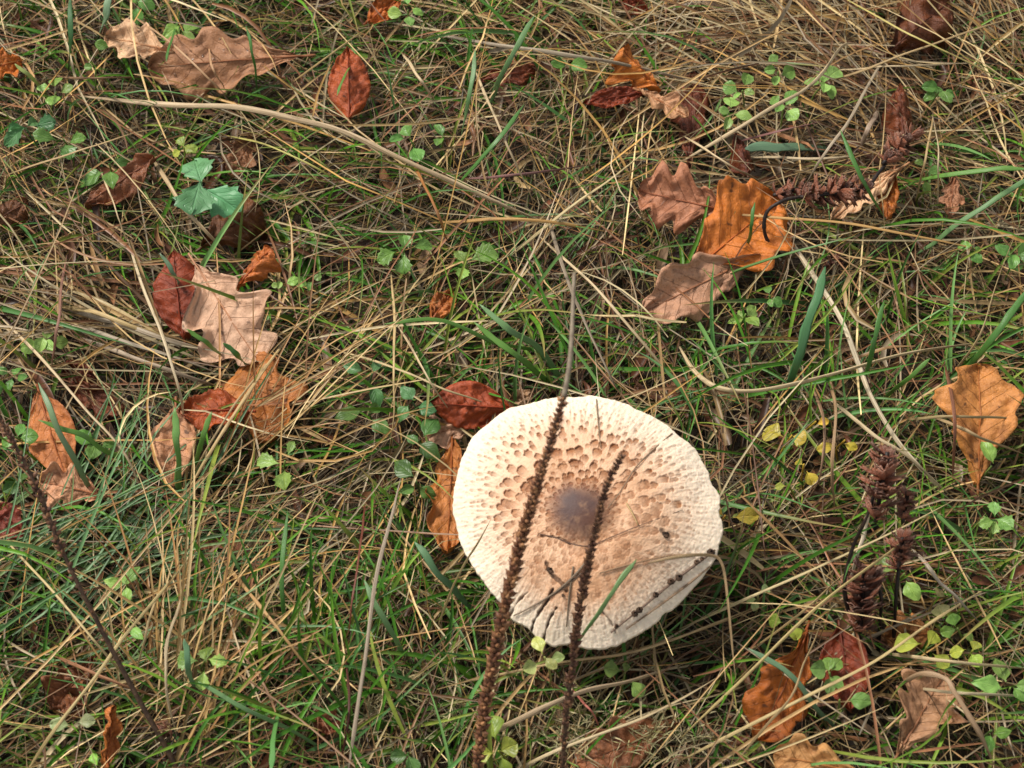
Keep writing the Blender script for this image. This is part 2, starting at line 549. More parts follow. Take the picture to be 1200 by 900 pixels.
Pcap = cap_pt(RH * edge, TH, disp)
# splits and cracks that run in from the rim (photograph positions on the cap)
cx_, cy_, _ = proj(Pcap)


def crack(pts, w, depth=.0016, strength=1.0):
    global Pcap
    pts = catmull(np.array(pts, float), 5)
    d = np.full(RH.shape, 1e9)
    for a, b in zip(pts[:-1], pts[1:]):
        ab = b - a
        t = np.clip(((cx_ - a[0]) * ab[0] + (cy_ - a[1]) * ab[1]) / (ab @ ab), 0, 1)
        d = np.minimum(d, np.hypot(cx_ - a[0] - ab[0] * t, cy_ - a[1] - ab[1] * t))
    d = d + 1.2 * noise(cx_ * .25, cy_ * .25, 0, 21)
    g = sstep(w, w * .3, d)
    Pcap = Pcap - CN * (g * depth)[..., None]
    np.maximum(crack_tint, g * strength, out=crack_tint)


crack([(621, 742), (629, 722), (640, 706), (648, 690)], 2.2)
crack([(636, 752), (643, 728), (652, 712)], 1.6)
crack([(597, 722), (606, 706), (618, 694)], 1.6, strength=.7)
crack([(640, 660), (646, 672), (657, 682), (664, 692)], 3.2, .0012, .75)
crack([(632, 628), (655, 630), (668, 638)], 1.5, .0008, .6)
crack([(548, 470 + 10), (560, 492)], .8, .0004, .3)
crack([(776, 622), (781, 627)], 4, .001, .7)
crack([(722, 742), (716, 728), (705, 716)], 1.3, .001, .6)
Vc = np.vstack([Pcap.reshape(-1, 3), cap_pt(np.array([0.]), np.array([0.]))])
Fc = [tuple(f) for f in grid_faces(NR, NT, True)] + [(NR * NT, (j + 1) % NT, j) for j in range(NT)]
at_c = {'pig': np.r_[pig.ravel(), 1], 'rho': np.r_[RH.ravel(), 0], 'crack_tint': np.r_[crack_tint.ravel(), 0],
        'umbo': np.r_[umbo.ravel(), 1], 'tan': np.r_[tan.ravel(), 1]}
# rim thickness: roll the edge down and in
last = (NR - 1) * NT
rim = Pcap[-1]
dirs = unit(np.array([1.]))[0]
radial = np.cos(tt_)[:, None] * CE1 + np.sin(tt_)[:, None] * CE2
r1 = rim - CN * .0022 + radial * .0004
r2 = rim - CN * .0040 - radial * .003
n0 = len(Vc)
Vc = np.vstack([Vc, r1, r2])
for j in range(NT):
    j2 = (j + 1) % NT
    Fc.append((last + j, last + j2, n0 + j2, n0 + j))
    Fc.append((n0 + j, n0 + j2, n0 + NT + j2, n0 + NT + j))
for kk in at_c: at_c[kk] = np.r_[at_c[kk], np.full(2 * NT, 1.0 if kk == 'rho' else 0.0)]
ground_foot = CC - CN * .10; ground_foot[2] = ground_z(ground_foot[0], ground_foot[1]) - .004
foot = np.array([CC[0] + .004, CC[1] + .012, ground_foot[2]])
mush = empty('parasol_mushroom', foot)
tag(mush, 'large cream parasol mushroom with brown scales and dark central knob', 'mushroom')
cap = link('cap', mesh_data('cap', Vc - foot, Fc, attrs=at_c), M['cap'], mush)
cap['label'] = 'broad cream cap with ragged edge and dark grey brown centre'
BV = BVHTree.FromPolygons([tuple(map(float, v)) for v in Vc], Fc)
Fn = cap.data.polygons[0].normal
if Vector(Fn).dot(Vector(CN)) < 0:
    cap.data.flip_normals()

# gills, stem and ring under the cap
gv, gf = [], []
for q in range(150):
    th = 2 * math.pi * q / 150
    for e, (ra, dz) in enumerate(((.12, -.001), (.45, -.002), (.75, -.004), (.955, -.004))):
        r_ = ra * float(rim_r(th)); h0 = float(cap_h(np.array(ra), np.array(th))) - .0035
        dep = (.011, .012, .009, .001)[e]
        p = CC + CE1 * r_ * math.cos(th) + CE2 * r_ * math.sin(th)
        gv += [p + CN * h0, p + CN * (h0 - dep)]
    b = q * 8
    gf += [(b + 2 * e, b + 2 * e + 1, b + 2 * e + 3, b + 2 * e + 2) for e in range(3)]
link('gills', mesh_data('gills', np.array(gv) - foot, gf, smooth=False), M['gill'], mush)
sp = catmull([foot, foot * .6 + CC * .4 + np.array([.003, 0, 0]), CC + CN * .006], 8)
sv, sf, suv = tube(sp, np.interp(np.linspace(0, 1, len(sp)), [0, .2, 1], [.013, .0085, .008]), 20, up=(1, 0, 0))
link('stem', mesh_data('stem', sv - foot, sf, uv=suv), M['flesh'], mush)
rp = foot * .45 + CC * .55
a_ = np.linspace(0, 2 * math.pi, 40, endpoint=False)
rv = []
for rr0, dz in ((.0085, .002), (.014, .003), (.0175, -.001), (.016, -.003), (.0085, -.001)):
    w_ = 1 + .08 * np.sin(7 * a_)
    rv.append(rp + CE1 * (rr0 * w_ * np.cos(a_))[:, None] + CE2 * (rr0 * w_ * np.sin(a_))[:, None] + CN * dz)
link('ring', mesh_data('ring', np.vstack(rv) - foot, grid_faces(5, 40, True)), M['flesh'], mush)

def on_cap(px, py, lift=.001):
    d = ray(px, py)
    h = BV.ray_cast(Vector(CP), Vector(d))
    if h[0] is None: return None
    return np.array(h[0]) + CN * lift


# ------------------------------------------------------------------ fallen leaves
LEAVES = []          # (centre px, half axes, angle, depth) used to keep the litter from burying them


def leaf(name, label, base, tip, wpx, z0, z1, color, kind='oak', n=4, depth=.42, roll=0, bend=.05, fold=.10, curl=0.0,
         wave=.0030, seed=1, cat='leaf', group=None, parent=None, sweep=.35, stalk=.10, keep=.10, org=None):
    color = tuple(np.clip(np.array(color) * ((1.26, .94, .54) if color[0] > .30 and color[2] < .13 else (1.15, .90, .68) if color[0] < .47 else (1.15, 1.0, .86)), 0, .8))
    P0, P1 = at(*base, z0), at(*tip, z1)
    L = np.linalg.norm(P1 - P0); X = (P1 - P0) / L
    W = wpx * MPP * .5
    N = np.array([0, -.42, .9]); N = unit(N - X * (N @ X))
    Y = np.cross(N, X)
    c, s = math.cos(R(roll)), math.sin(R(roll))
    Y, N = Y * c + N * s, N * c - Y * s
    nu, nv = 57, 19
    u = np.linspace(0, 1, nu)
    vv = np.linspace(-1, 1, nv)
    U, V = np.meshgrid(u, vv, indexing='ij')

    def outline(side):
        if kind == 'oak':
            e = np.sin(math.pi * np.clip(u, 0, 1) ** 1.25) ** .62 * (.55 + .45 * sstep(.0, .55, u))
            ph = .5 + .18 * side
            q = (n * u ** .92 + ph) * 2 * math.pi
            lob = 1 - depth * (.5 + .5 * np.cos(q)) ** 1.6 * sstep(.03, .2, u) * sstep(1.0, .82, u)
            e = e * lob * (1 + .13 * noise(u * 9, side * 3.3, seed, 31) + .05 * noise(u * 26, side * 3.3, seed, 36))
        else:
            e = np.sin(math.pi * u ** .92) ** .78 * (1 + .05 * noise(u * 7, side * 3.3, seed, 31))
        return np.clip(e, .012, None)
    wl, wr = outline(-1), outline(1)
    w = np.where(V < 0, wl[:, None], wr[:, None]) * W
    a = np.abs(V)
    du = sweep * a * w * (1 if kind == 'oak' else .4) * (1 - U * .6)
    hgt = bend * L * np.sin(math.pi * U) + fold * a * w * 2 - curl * (a * w) ** 2 / W * 2
    hgt = hgt + wave * (noise(U * 3.1 + seed, V * 1.6, seed, 32) + .5 * noise(U * 7 + seed, V * 3.5, seed, 33)) * (.35 + a)
    hgt = hgt + .0012 * np.abs(np.sin((U * 8.5 - a * 1.8) * math.pi)) * a + .0014 * noise(U * 13 + seed, V * 6, seed, 34) + .0008 * noise(U * 28 + seed, V * 13, seed, 37)
    hgt = hgt + .006 * sstep(.7, 1.0, a) * noise(U * 5 + seed * 2, V * .7, seed, 35) * (W / .02)
    P = P0 + X * (U * L + du)[..., None] + Y * (V * w)[..., None] + N * hgt[..., None]
    Vt = P.reshape(-1, 3)
    Vb = Vt - N * .0004
    F1 = grid_faces(nu, nv)
    idx = np.arange(nu * nv).reshape(nu, nv)
    loop = np.r_[idx[:, 0], idx[-1, 1:], idx[-2::-1, -1], idx[0, -2:0:-1]]
    m_ = nu * nv
    Fe = np.stack([loop, np.roll(loop, -1), np.roll(loop, -1) + m_, loop + m_], -1)
    F = np.vstack([F1, F1[:, ::-1] + m_, Fe])
    uv = np.stack([U, .5 + V * .5 * np.clip(w / W, .1, 1)], -1).reshape(-1, 2)
    base_o = P0 if org is None else org
    o = link(name, mesh_data(name, np.vstack([Vt, Vb]) - base_o, F, uv=np.vstack([uv, uv])), M['oak'], parent,
             None if parent else base_o, color)
    if parent is None: tag(o, label, cat, group)
    mid = P[:, nv // 2] + N * .0003
    st = P0 - X * L * stalk * np.linspace(1, .1, 5)[:, None] - N * (stalk * L * .12) * np.linspace(1, 0, 5)[:, None] ** 2
    mp = np.vstack([st, mid[::3]])
    rd = np.r_[np.full(5, .00085), np.linspace(.0008, .00022, len(mid[::3]))]
    V3, F3, uv3 = tube(mp, rd, 5, up=N)
    link('midrib', mesh_data('midrib', V3 - base_o, F3, uv=uv3), M['straw'], o, None,
         tuple(np.array(color) * (.75, .6, .5)))
    c0 = (np.array(base) + tip) / 2
    LEAVES.append((c0[0], c0[1], np.hypot(tip[0] - base[0], tip[1] - base[1]) * .37, wpx * .34,
                   math.atan2(tip[1] - base[1], tip[0] - base[0]), float((P.mean((0, 1)) - CP) @ FWD), keep))
    return o


TAN, ORANGE, RUST, RED = (.36, .20, .11), (.46, .17, .035), (.27, .085, .028), (.22, .05, .022)
CREAM, PINK, DARK, GREY = (.66, .47, .31), (.42, .25, .17), (.10, .042, .02), (.30, .20, .13)
l = leaf('oak_leaf', 'large tan brown oak leaf with a pale folded tip and water beads', (352, 66), (176, 80), 92, .045, .035, (.36, .22, .14),
         n=4, depth=.28, roll=-10, bend=.07, fold=-.08, seed=3, keep=.04)
leaf('folded_tip', '', (206, 62), (126, 44), 62, .043, .040, CREAM, n=3, depth=.45, roll=5, seed=4, parent=l,
     org=np.array(l.location), stalk=.02, keep=.03)
leaf('beech_leaf', 'glossy red brown upright leaf beside the start of a broad flat straw', (409, 140), (408, 56), 54, .034, .05, (.34, .095, .04),
     'plain', fold=-.22, seed=5, keep=.06)
leaf('oak_leaf', 'orange leaf poking out beside clover and green grass', (-30, 85), (26, 72), 44, .04, .035, ORANGE, n=3, seed=6)
leaf('oak_leaf', 'small orange leaf half under grass above the red brown upright leaf', (430, 26), (470, -2), 32, .03, .035, (.44, .16, .05), 'plain', seed=7)
leaf('oak_leaf', 'crumpled bright orange leaf beside a tan curled one', (770, 108), (726, 58), 44, .035, .055, (.46, .19, .05), n=3, depth=.3, roll=25, curl=.8, wave=.006, seed=8, keep=.05)
leaf('oak_leaf', 'tan lobed leaf tip curled below a crumpled orange leaf', (748, 106), (806, 138), 40, .04, .035, (.55, .34, .2), n=3, depth=.5, roll=-20, seed=9, keep=.05)
leaf('oak_leaf', 'dark red leaf strip under a crumpled orange leaf', (757, 108), (682, 122), 26, .035, .03, RED, 'plain', seed=10)
leaf('oak_leaf', 'tan oak leaf with rounded lobes overlapping a bright orange leaf', (862, 250), (748, 224), 84, .044, .048, (.40, .21, .14), n=4, depth=.42, roll=-8, seed=11, keep=.05)
leaf('oak_leaf', 'large bright orange oak leaf between tan leaves', (806, 322), (912, 234), 128, .036, .042, (.50, .20, .05), n=3, depth=.26, roll=6, seed=12, keep=.06)
wet_leaf = leaf('oak_leaf', 'pinkish tan wet leaf with beads below the large bright orange leaf', (888, 300), (754, 366), 76, .034, .036, (.46, .31, .24), n=3, depth=.3, roll=-5, seed=13, keep=.06)
leaf('oak_leaf', 'cream oak leaf with shallow lobes beside a dark dry seed head', (1058, 196), (974, 258), 38, .04, .034, CREAM, n=5, depth=.4, roll=10, seed=14, keep=.04)
leaf('oak_leaf', 'narrow orange brown leaf edge beside the cream lobed leaf', (1048, 200), (1040, 262), 24, .036, .03, (.38, .16, .05), 'plain', roll=35, seed=15)
leaf('oak_leaf', 'small faded pinkish brown leaf under crossing grass stalks', (1118, 206), (1112, 252), 34, .03, .03, PINK, n=3, seed=16)
leaf('beech_leaf', 'dark red upright leaf beside a pale tan oak leaf', (216, 396), (204, 294), 60, .034, .052, (.25, .055, .022), 'plain', fold=-.15, roll=-12, seed=17, keep=.05)
leaf('oak_leaf', 'pale tan oak leaf with deep lobes and a pink midrib over an orange brown leaf', (228, 308), (304, 424), 112, .05, .034, (.62, .44, .33), n=3, depth=.5, roll=8, bend=.04, seed=61, keep=.03)
leaf('oak_leaf', 'orange brown leaf under dry grass below the pale tan oak leaf', (290, 392), (318, 516), 104, .032, .026, (.40, .19, .075), n=3, depth=.35, seed=19, keep=.45)
leaf('oak_leaf', 'small orange curled leaf behind the pale tan oak leaf', (280, 338), (318, 290), 40, .036, .05, (.42, .16, .055), n=3, depth=.25, roll=-15, curl=.7, seed=20, keep=.03)
leaf('beech_leaf', 'red brown leaf lying sideways among straws', (292, 482), (210, 486), 52, .034, .034, (.32, .085, .028), 'plain', roll=25, seed=21, keep=.12)
leaf('oak_leaf', 'pinkish tan narrow leaf below a red brown sideways leaf', (206, 474), (204, 572), 50, .036, .03, (.48, .27, .16), 'plain', seed=22, keep=.14)
leaf('beech_leaf', 'brown orange leaf with black spots above a pinkish lobed leaf', (46, 460), (78, 562), 56, .038, .034, (.40, .185, .09), 'plain', fold=-.1, seed=23, keep=.03)
leaf('oak_leaf', 'pinkish orange crinkled lobed leaf below a spotted brown leaf', (128, 582), (46, 564), 56, .034, .036, (.56, .32, .20), n=4, depth=.45, seed=24, keep=.05)
leaf('oak_leaf', 'dim reddish brown leaf sunk in grass near the spotted brown leaf', (76, 450), (146, 484), 44, .02, .02, (.20, .075, .04), n=3, seed=25, keep=.4)
leaf('oak_leaf', 'dark red scrap of leaf buried under straws', (66, 430), (118, 446), 28, .02, .02, (.15, .04, .02), 'plain', seed=26, keep=.4)
leaf('beech_leaf', 'red leaf touching the upper edge of the mushroom cap', (598, 478), (502, 472), 54, .04, .044, (.31, .075, .035), 'plain', fold=-.12, roll=-8, seed=27, keep=.04)
leaf('oak_leaf', 'pale pink leaf under the red leaf beside the mushroom', (560, 496), (494, 512), 44, .03, .03, (.55, .36, .26), n=3, depth=.35, seed=28, keep=.06)
leaf('oak_leaf', 'orange brown leaf tucked against the side of the mushroom', (530, 506), (524, 648), 56, .03, .028, (.42, .20, .075), n=4, depth=.35, roll=-6, seed=29, keep=.05)
leaf('oak_leaf', 'pale scrap of leaf behind the mushroom cap edge', (596, 470), (626, 462), 20, .03, .03, (.5, .36, .24), 'plain', seed=30)
leaf('oak_leaf', 'tan orange oak leaf standing with pointed lobes beside a single round green leaf', (1146, 566), (1146, 428), 100, .032, .05, (.46, .25, .11), n=3, depth=.3, roll=4, seed=31, keep=.06)
leaf('oak_leaf', 'dark orange leaf below the clustered dry seed heads', (944, 740), (886, 868), 74, .04, .03, (.33, .12, .025), n=3, depth=.25, roll=-14, seed=32, keep=.07)
leaf('beech_leaf', 'dark red leaf behind a five leaved green seedling', (984, 736), (998, 834), 52, .034, .03, (.21, .048, .02), 'plain', roll=10, seed=33, keep=.06)
leaf('oak_leaf', 'greyish tan lobed oak leaf near a bent brown straw', (1052, 884), (1104, 792), 84, .03, .034, (.40, .27, .18), n=4, depth=.45, seed=34, keep=.10)
leaf('oak_leaf', 'yellowish tan leaf below the dark orange leaf', (1010, 906), (906, 884), 56, .035, .035, (.58, .34, .14), n=3, depth=.35, seed=35, keep=.05)
leaf('oak_leaf', 'brown oak leaf under moss tips near the foot of the seed spikes', (800, 844), (676, 896), 66, .026, .026, (.27, .13, .07), n=4, depth=.3, seed=36, keep=.22)
leaf('dead_leaf', 'dark brown crumpled leaf below a blue green buttercup', (236, 290), (304, 240), 78, .028, .036, (.15, .07, .03), n=3, depth=.2, curl=.8, wave=.009, seed=37, keep=.07)
leaf('dead_leaf', 'reddish brown dry leaf strip below three green leaflets', (182, 186), (100, 242), 40, .036, .028, (.24, .11, .06), 'plain', roll=22, curl=.6, wave=.006, seed=38, keep=.12)
leaf('dead_leaf', 'dark red leaf corner beside a beaded seed stalk', (-14, 600), (30, 628), 46, .03, .03, (.24, .06, .04), 'plain', seed=39, keep=.12)
leaf('dead_leaf', 'dim brown leaf under straws near a bare dark stalk', (110, 772), (62, 832), 54, .022, .022, (.22, .10, .05), n=3, seed=40, keep=.35)
leaf('oak_leaf', 'narrow orange leaf standing up beside a bare dark stalk', (122, 912), (130, 826), 26, .03, .045, (.42, .17, .05), n=3, roll=40, seed=41, keep=.06)
leaf('dead_leaf', 'small orange brown scrap of leaf in green grass', (506, 376), (530, 342), 28, .028, .028, (.38, .16, .06), 'plain', seed=42, keep=.15)
leaf('dead_leaf', 'dull reddish leaf sunk behind long grey stalk', (556, 96), (628, 84), 40, .02, .02, (.22, .075, .04), n=3, seed=43, keep=.3)
leaf('dead_leaf', 'dark brown crumpled leaf among dense straw', (1040, 62), (1112, 2), 84, .03, .04, (.13, .05, .022), n=3, depth=.25, curl=.7, wave=.009, seed=44, keep=.14)
leaf('dead_leaf', 'dark red brown folded leaf above a small dry seed head', (1060, 168), (1052, 104), 44, .03, .036, (.17, .06, .03), 'plain', curl=.7, wave=.007, seed=45, keep=.2)
leaf('dead_leaf', 'dark red leaf under straws near the crumpled orange leaf', (806, 204), (812, 84), 50, .02, .02, (.16, .05, .025), n=3, curl=.5, seed=46, keep=.35)
leaf('dead_leaf', 'dark rolled brown leaf at the end of a striped green blade', (876, 204), (864, 162), 32, .034, .034, (.13, .04, .02), 'plain', curl=1.0, seed=47, keep=.12)
leaf('oak_leaf', 'tan leaf on the ground below the clustered dry seed heads', (1106, 742), (1036, 746), 52, .02, .02, (.40, .22, .12), n=3, seed=48, keep=.2)
leaf('dead_leaf', 'greyish brown leaf scrap beside yellow green leaves', (300, 160), (270, 206), 44, .026, .026, (.26, .15, .09), n=3, seed=49, keep=.2)
leaf('dead_leaf', 'small red scrap of leaf in dense straw beyond the crumpled orange leaf', (728, 2), (760, 14), 26, .03, .03, (.28, .07, .03), 'plain', seed=50, keep=.15)
leaf('dead_leaf', 'small pinkish brown scrap of leaf beside red stems', (366, 842), (402, 850), 26, .026, .026, (.30, .13, .08), 'plain', seed=51, keep=.2)
leaf('dead_leaf', 'brown grey curled leaf at the edge of green grass', (-10, 262), (34, 236), 40, .026, .03, (.16, .08, .04), 'plain', curl=.6, seed=52, keep=.2)
leaf('dead_leaf', 'dark brown leaf behind a bare dark stalk foot', (60, 800), (96, 840), 40, .02, .02, (.15, .065, .03), n=3, seed=53, keep=.4)

# ------------------------------------------------------------------ seed spikes of plantain
def frame(t):
    t = unit(t); a = np.array([0, 0, 1.]) if abs(t[2]) < .9 else np.array([1., 0, 0])
    s = unit(np.cross(t, a)); return s, np.cross(s, t)


def capsule_mesh(seg=7):
    pr = [(0, .22), (.16, .44), (.38, .48), (.58, .30), (.8, .12), (1.05, .02)]
    V = [(r * math.cos(2 * math.pi * k_ / seg), r * math.sin(2 * math.pi * k_ / seg), z) for z, r in pr for k_ in range(seg)]
    return np.array(V), grid_faces(len(pr), seg, True)


CPV, CPF = capsule_mesh()


def x_j(rg): return np.array([rg.uniform(-.2, .2) for _ in range(3)])


def spike(label, pts, f0, f1, crad, gap, tip_from=None, mat='capsule', sparse=0.0, stem_r=.0012, seed=0):
    rg = random.Random(seed)
    W = np.array([at(px, py, z) for px, py, z in pts])
    P = catmull(W, 14)
    foot_ = P[0]
    t = np.linspace(0, 1, len(P))
    root = empty('plantain_spike', foot_); tag(root, label, 'seed spike', 'dry plantain spikes')
    V, F, uv = tube(P, np.interp(t, [0, f0, 1], [stem_r * 1.25, stem_r, stem_r * .55]), 8)
    link('stem', mesh_data('stem', V - foot_, F, uv=uv), M['spike_stem'], root)
    seg = np.r_[0, np.cumsum(np.linalg.norm(np.diff(P, axis=0), axis=1))]
    Lt = seg[-1]
    VV, FF = [], []
    s, q = f0 * Lt, 0
    while s < f1 * Lt:
        f = s / Lt
        p = np.array([np.interp(s, seg, P[:, i]) for i in range(3)])
        p2 = np.array([np.interp(min(s + .004, Lt), seg, P[:, i]) for i in range(3)])
        p1 = np.array([np.interp(max(s - .004, 0), seg, P[:, i]) for i in range(3)])
        ta = unit(p2 - p1); e1, e2 = frame(ta)
        g = (f - f0) / (f1 - f0)
        size = crad * (1 - .40 * sstep(.55, 1, g)) * (.72 + .28 * sstep(0, .35, g)) * rg.uniform(.8, 1.15)
        if rg.random() > sparse * (1 - g):
            a = q * 2.39996 + rg.uniform(-.25, .25)
            out = e1 * math.cos(a) + e2 * math.sin(a)
            d = unit(ta * rg.uniform(.6, 1.2) + out * rg.uniform(.6, 1.25) + x_j(rg))
            x, y = frame(d)
            base = p + out * stem_r * .6
            Vq = base + (CPV[:, :1] * x + CPV[:, 1:2] * y) * size * .95 + CPV[:, 2:] * d * size * 1.5
            FF.append(CPF + len(VV) * len(CPV)); VV.append(Vq)
        q += 1
        s += gap * rg.uniform(.8, 1.25) * (1 - .3 * g)
    o = link('seed_capsules', mesh_data('seed_capsules', np.vstack(VV) - foot_, np.vstack(FF)), M[mat], root)
    o['kind'] = 'stuff'
    if tip_from is not None:
        i0 = int(tip_from * (len(P) - 1))
        Pt = P[i0:]
        V, F, uv = tube(Pt, np.linspace(.0013, .0008, len(Pt)) * (1 + .12 * noise(np.arange(len(Pt)) * .7, 0, 0, 3)), 8)
        tp = link('bare_tip', mesh_data('bare_tip', V - foot_, F, uv=uv), M['spike_tip'], root)
        tp['label'] = 'bare greyish tip of the spike'
    return root


spike('tall brown plantain spike with bare grey tip rising across the mushroom cap', 
      [(548, 1010, .0), (556, 930, .045), (570, 820, .10), (590, 720, .145), (617, 610, .19), (648, 510, .228), (667, 430, .252), (673, 320, .27)],
      .06, .83, .0032, .00080, tip_from=.80, seed=1, stem_r=.0015)
spike('shorter dark plantain spike ending over the mushroom cap beside its dark knob',
      [(655, 1010, .0), (659, 900, .05), (668, 800, .10), (680, 710, .14), (697, 625, .175), (711, 570, .195), (729, 533, .21)],
      .24, 1.0, .0026, .00068, mat='capsule_dark', sparse=.35, seed=2, stem_r=.0011)
spike('leaning thin dark plantain stalk with sparse seeds among straw, clear of the mushroom',
      [(230, 950, .0), (202, 890, .025), (160, 815, .055), (120, 740, .085), (75, 650, .12), (45, 575, .145), (14, 515, .165), (-30, 440, .185)],
      .40, 1.0, .0026, .0011, sparse=.7, seed=3, stem_r=.0013, mat='capsule_dark')

# ------------------------------------------------------------------ dry self-heal seed heads
def calyx_mesh():
    V, F = [], []
    prof = [(0, .14), (.25, .34), (.55, .46), (.8, .46), (1.0, .40)]
    seg = 8
    for z, r in prof:
        for k_ in range(seg):
            a = 2 * math.pi * k_ / seg
            rr0 = r * (1 + (.22 if z == 1.0 and k_ % 2 == 0 else 0)); zz_ = z + (.22 if z == 1.0 and k_ % 2 == 0 else 0)
            V.append((rr0 * math.cos(a), rr0 * .30 * math.sin(a) + .22 * zz_ ** 2, zz_))
    for z, r in prof[::-1]:
        for k_ in range(seg):
            a = 2 * math.pi * k_ / seg
            V.append((r * .86 * math.cos(a), r * .2 * math.sin(a) + .22 * z ** 2, z * .93 + .06))
    return np.array(V), grid_faces(10, seg, True)


cv, cf = calyx_mesh()
calyx_me = mesh_data('calyx', cv, cf)
calyx_me.materials.append(M['calyx'])


def selfheal(label, stems, heads, seed):
    rg = random.Random(seed)
    foot_ = at(*stems[0][0])
    root = empty('self_heal', foot_); tag(root, label, 'seed head', 'dry self-heal stalks')
    for st in stems:
        P = catmull([at(*p) for p in st], 8)
        V, F, uv = tube(P, np.linspace(.0014, .0009, len(P)) * (1 + .22 * noise(np.arange(len(P)) * .6, seed, 0, 8)), 7)
        link('stem', mesh_data('stem', V - foot_, F, uv=uv), M['black_stem'], root)
    for a, b, w, nw in heads:
        A, B = at(*a), at(*b); ax_ = B - A; Lh = np.linalg.norm(ax_); t = ax_ / Lh
        P = catmull([A, A + ax_ * .5, B], 4)
        V, F, uv = tube(P, .0012, 6)
        hd = link('seed_head', mesh_data('seed_head', V - foot_, F, uv=uv), M['black_stem'], root)
        e1, e2 = frame(t)
        nw = nw + 2
        for wv in range(nw):
            f = (wv + .5) / nw
            cnt = 11 if wv < nw - 1 else 7
            sc = w * MPP * .5 * (.85 + .3 * math.sin(math.pi * f))
            for q in range(cnt):
                an = 2 * math.pi * (q + .5 * (wv % 2)) / cnt + rg.uniform(-.3, .3)
                out = e1 * math.cos(an) + e2 * math.sin(an)
                d = unit(out * 1.0 + t * rg.uniform(-.1, .9) + x_j(rg))
                x = unit(np.cross(t, out) + x_j(rg)); x = unit(x - d * (x @ d)); y = np.cross(d, x)
                p = A + ax_ * (f + rg.uniform(-.03, .03)) + out * .0008 - foot_
                if rg.random() < .22: continue
                s_ = sc * rg.uniform(.45, .95) * .78
                o = bpy.data.objects.new('calyx', calyx_me); COL.objects.link(o); o.parent = hd
                mt = Matrix.Identity(4)
                for i in range(3):
                    mt[i][0], mt[i][1], mt[i][2], mt[i][3] = x[i] * s_ * .60, y[i] * s_ * .60, d[i] * s_ * .80, p[i]
                o.matrix_basis = mt
    return root


selfheal('dry dark red seed heads on a hooked black stalk beside the bright orange leaf',
         [[(925, 305, .0), (906, 292, .03), (896, 272, .045), (898, 250, .055), (912, 238, .06), (935, 231, .06), (1008, 222, .06), (1030, 202, .06), (1046, 180, .06)]],
         [((938, 231, .062), (1012, 222, .062), 62, 6), ((1034, 192, .062), (1070, 158, .066), 58, 3), ((906, 229, .05), (940, 220, .05), 42, 3)], 1)
selfheal('clump of dry brown seed heads on several black stalks beside yellow leaves and straws',
         [[(1034, 780, .0), (1010, 752, .03), (994, 715, .05), (990, 680, .07), (1000, 640, .09), (1016, 605, .11), (1030, 560, .125)],
          [(1012, 780, .005), (1004, 745, .03), (1008, 700, .055), (1012, 670, .065)],
          [(1028, 782, .0), (1030, 740, .025), (1033, 705, .045), (1030, 690, .05)],
          [(1038, 786, .0), (1047, 750, .02), (1050, 700, .05), (1056, 640, .075)]],
         [((1026, 612, .108), (1040, 530, .135), 66, 5), ((1008, 742, .045), (1014, 664, .07), 70, 5), ((1052, 668, .065), (1058, 630, .08), 48, 3),
          ((1058, 612, .10), (1064, 576, .112), 44, 2)], 2)
selfheal('small dry seed head sunk in grass below the hooked black stalk',
         [[(948, 330, .0), (960, 318, .02), (972, 306, .03)]], [((966, 314, .03), (984, 298, .036), 34, 2)], 3)
selfheal('tiny dark seed head lying in straw by a bare dark stalk',
         [[(240, 848, .005), (215, 850, .02), (196, 856, .03)]], [((204, 856, .03), (186, 858, .03), 26, 2)], 4)

# ------------------------------------------------------------------ low green plants
def leaflet_data(kind, var=0):
    nu, nv = 15, 9
    u = np.linspace(0, 1, nu); v = np.linspace(-1, 1, nv)
    U, V = np.meshgrid(u, v, indexing='ij'); a = np.abs(V)
    ub = np.clip((u - .12) / .88, 0, 1)
    if kind == 'round': e = .40 * np.sin(math.pi * ub ** .95) ** .55
    elif kind == 'ovate': e = .33 * np.sin(math.pi * ub ** .72) ** .8
    elif kind == 'heart': e = .46 * np.sin(math.pi * ub ** 1.35) ** .7
    else: e = .40 * np.sin(math.pi * ub ** 1.15) ** .7 * (1 + .16 * np.cos(ub * 2 * math.pi * 4))
    e = np.maximum(e * (1 + .16 * noise(u * 5, var * 7.7, 0, 43)), .018)
    eL = np.maximum(e * (1 + .14 * noise(u * 6, var * 5.1 + 3, 0, 44)), .018)
    e = np.where(V < 0, eL[:, None], e[:, None])
    x = U.copy()
    if kind == 'heart': x = U - .18 * (U ** 6) * (1 - a)
    if kind == 'toothed':
        x = U + .18 * a * e - .10 * (U ** 8) * (np.abs(np.abs(V) - .45) < .2)
    z = (.16 + .25 * math.sin(var * 2.1)) * a * e + .05 * np.sin(math.pi * U) - (.12 + .10 * math.cos(var * 3)) * U ** 2 + .045 * noise(U * 4 + var * 3, V * 3, var, 41)
    P = np.stack([x, V * e + .06 * math.sin(var * 4.0) * U ** 2, z], -1).reshape(-1, 3)
    return mesh_data('leaflet', P, grid_faces(nu, nv), uv=np.stack([U, .5 + V * .5], -1).reshape(-1, 2))


LM = {k_: [leaflet_data(k_, q) for q in range(5)] for k_ in ('round', 'ovate', 'heart', 'toothed')}
for ms_ in LM.values():
    for m_ in ms_: m_.materials.append(M['weed'])
WEEDS = []


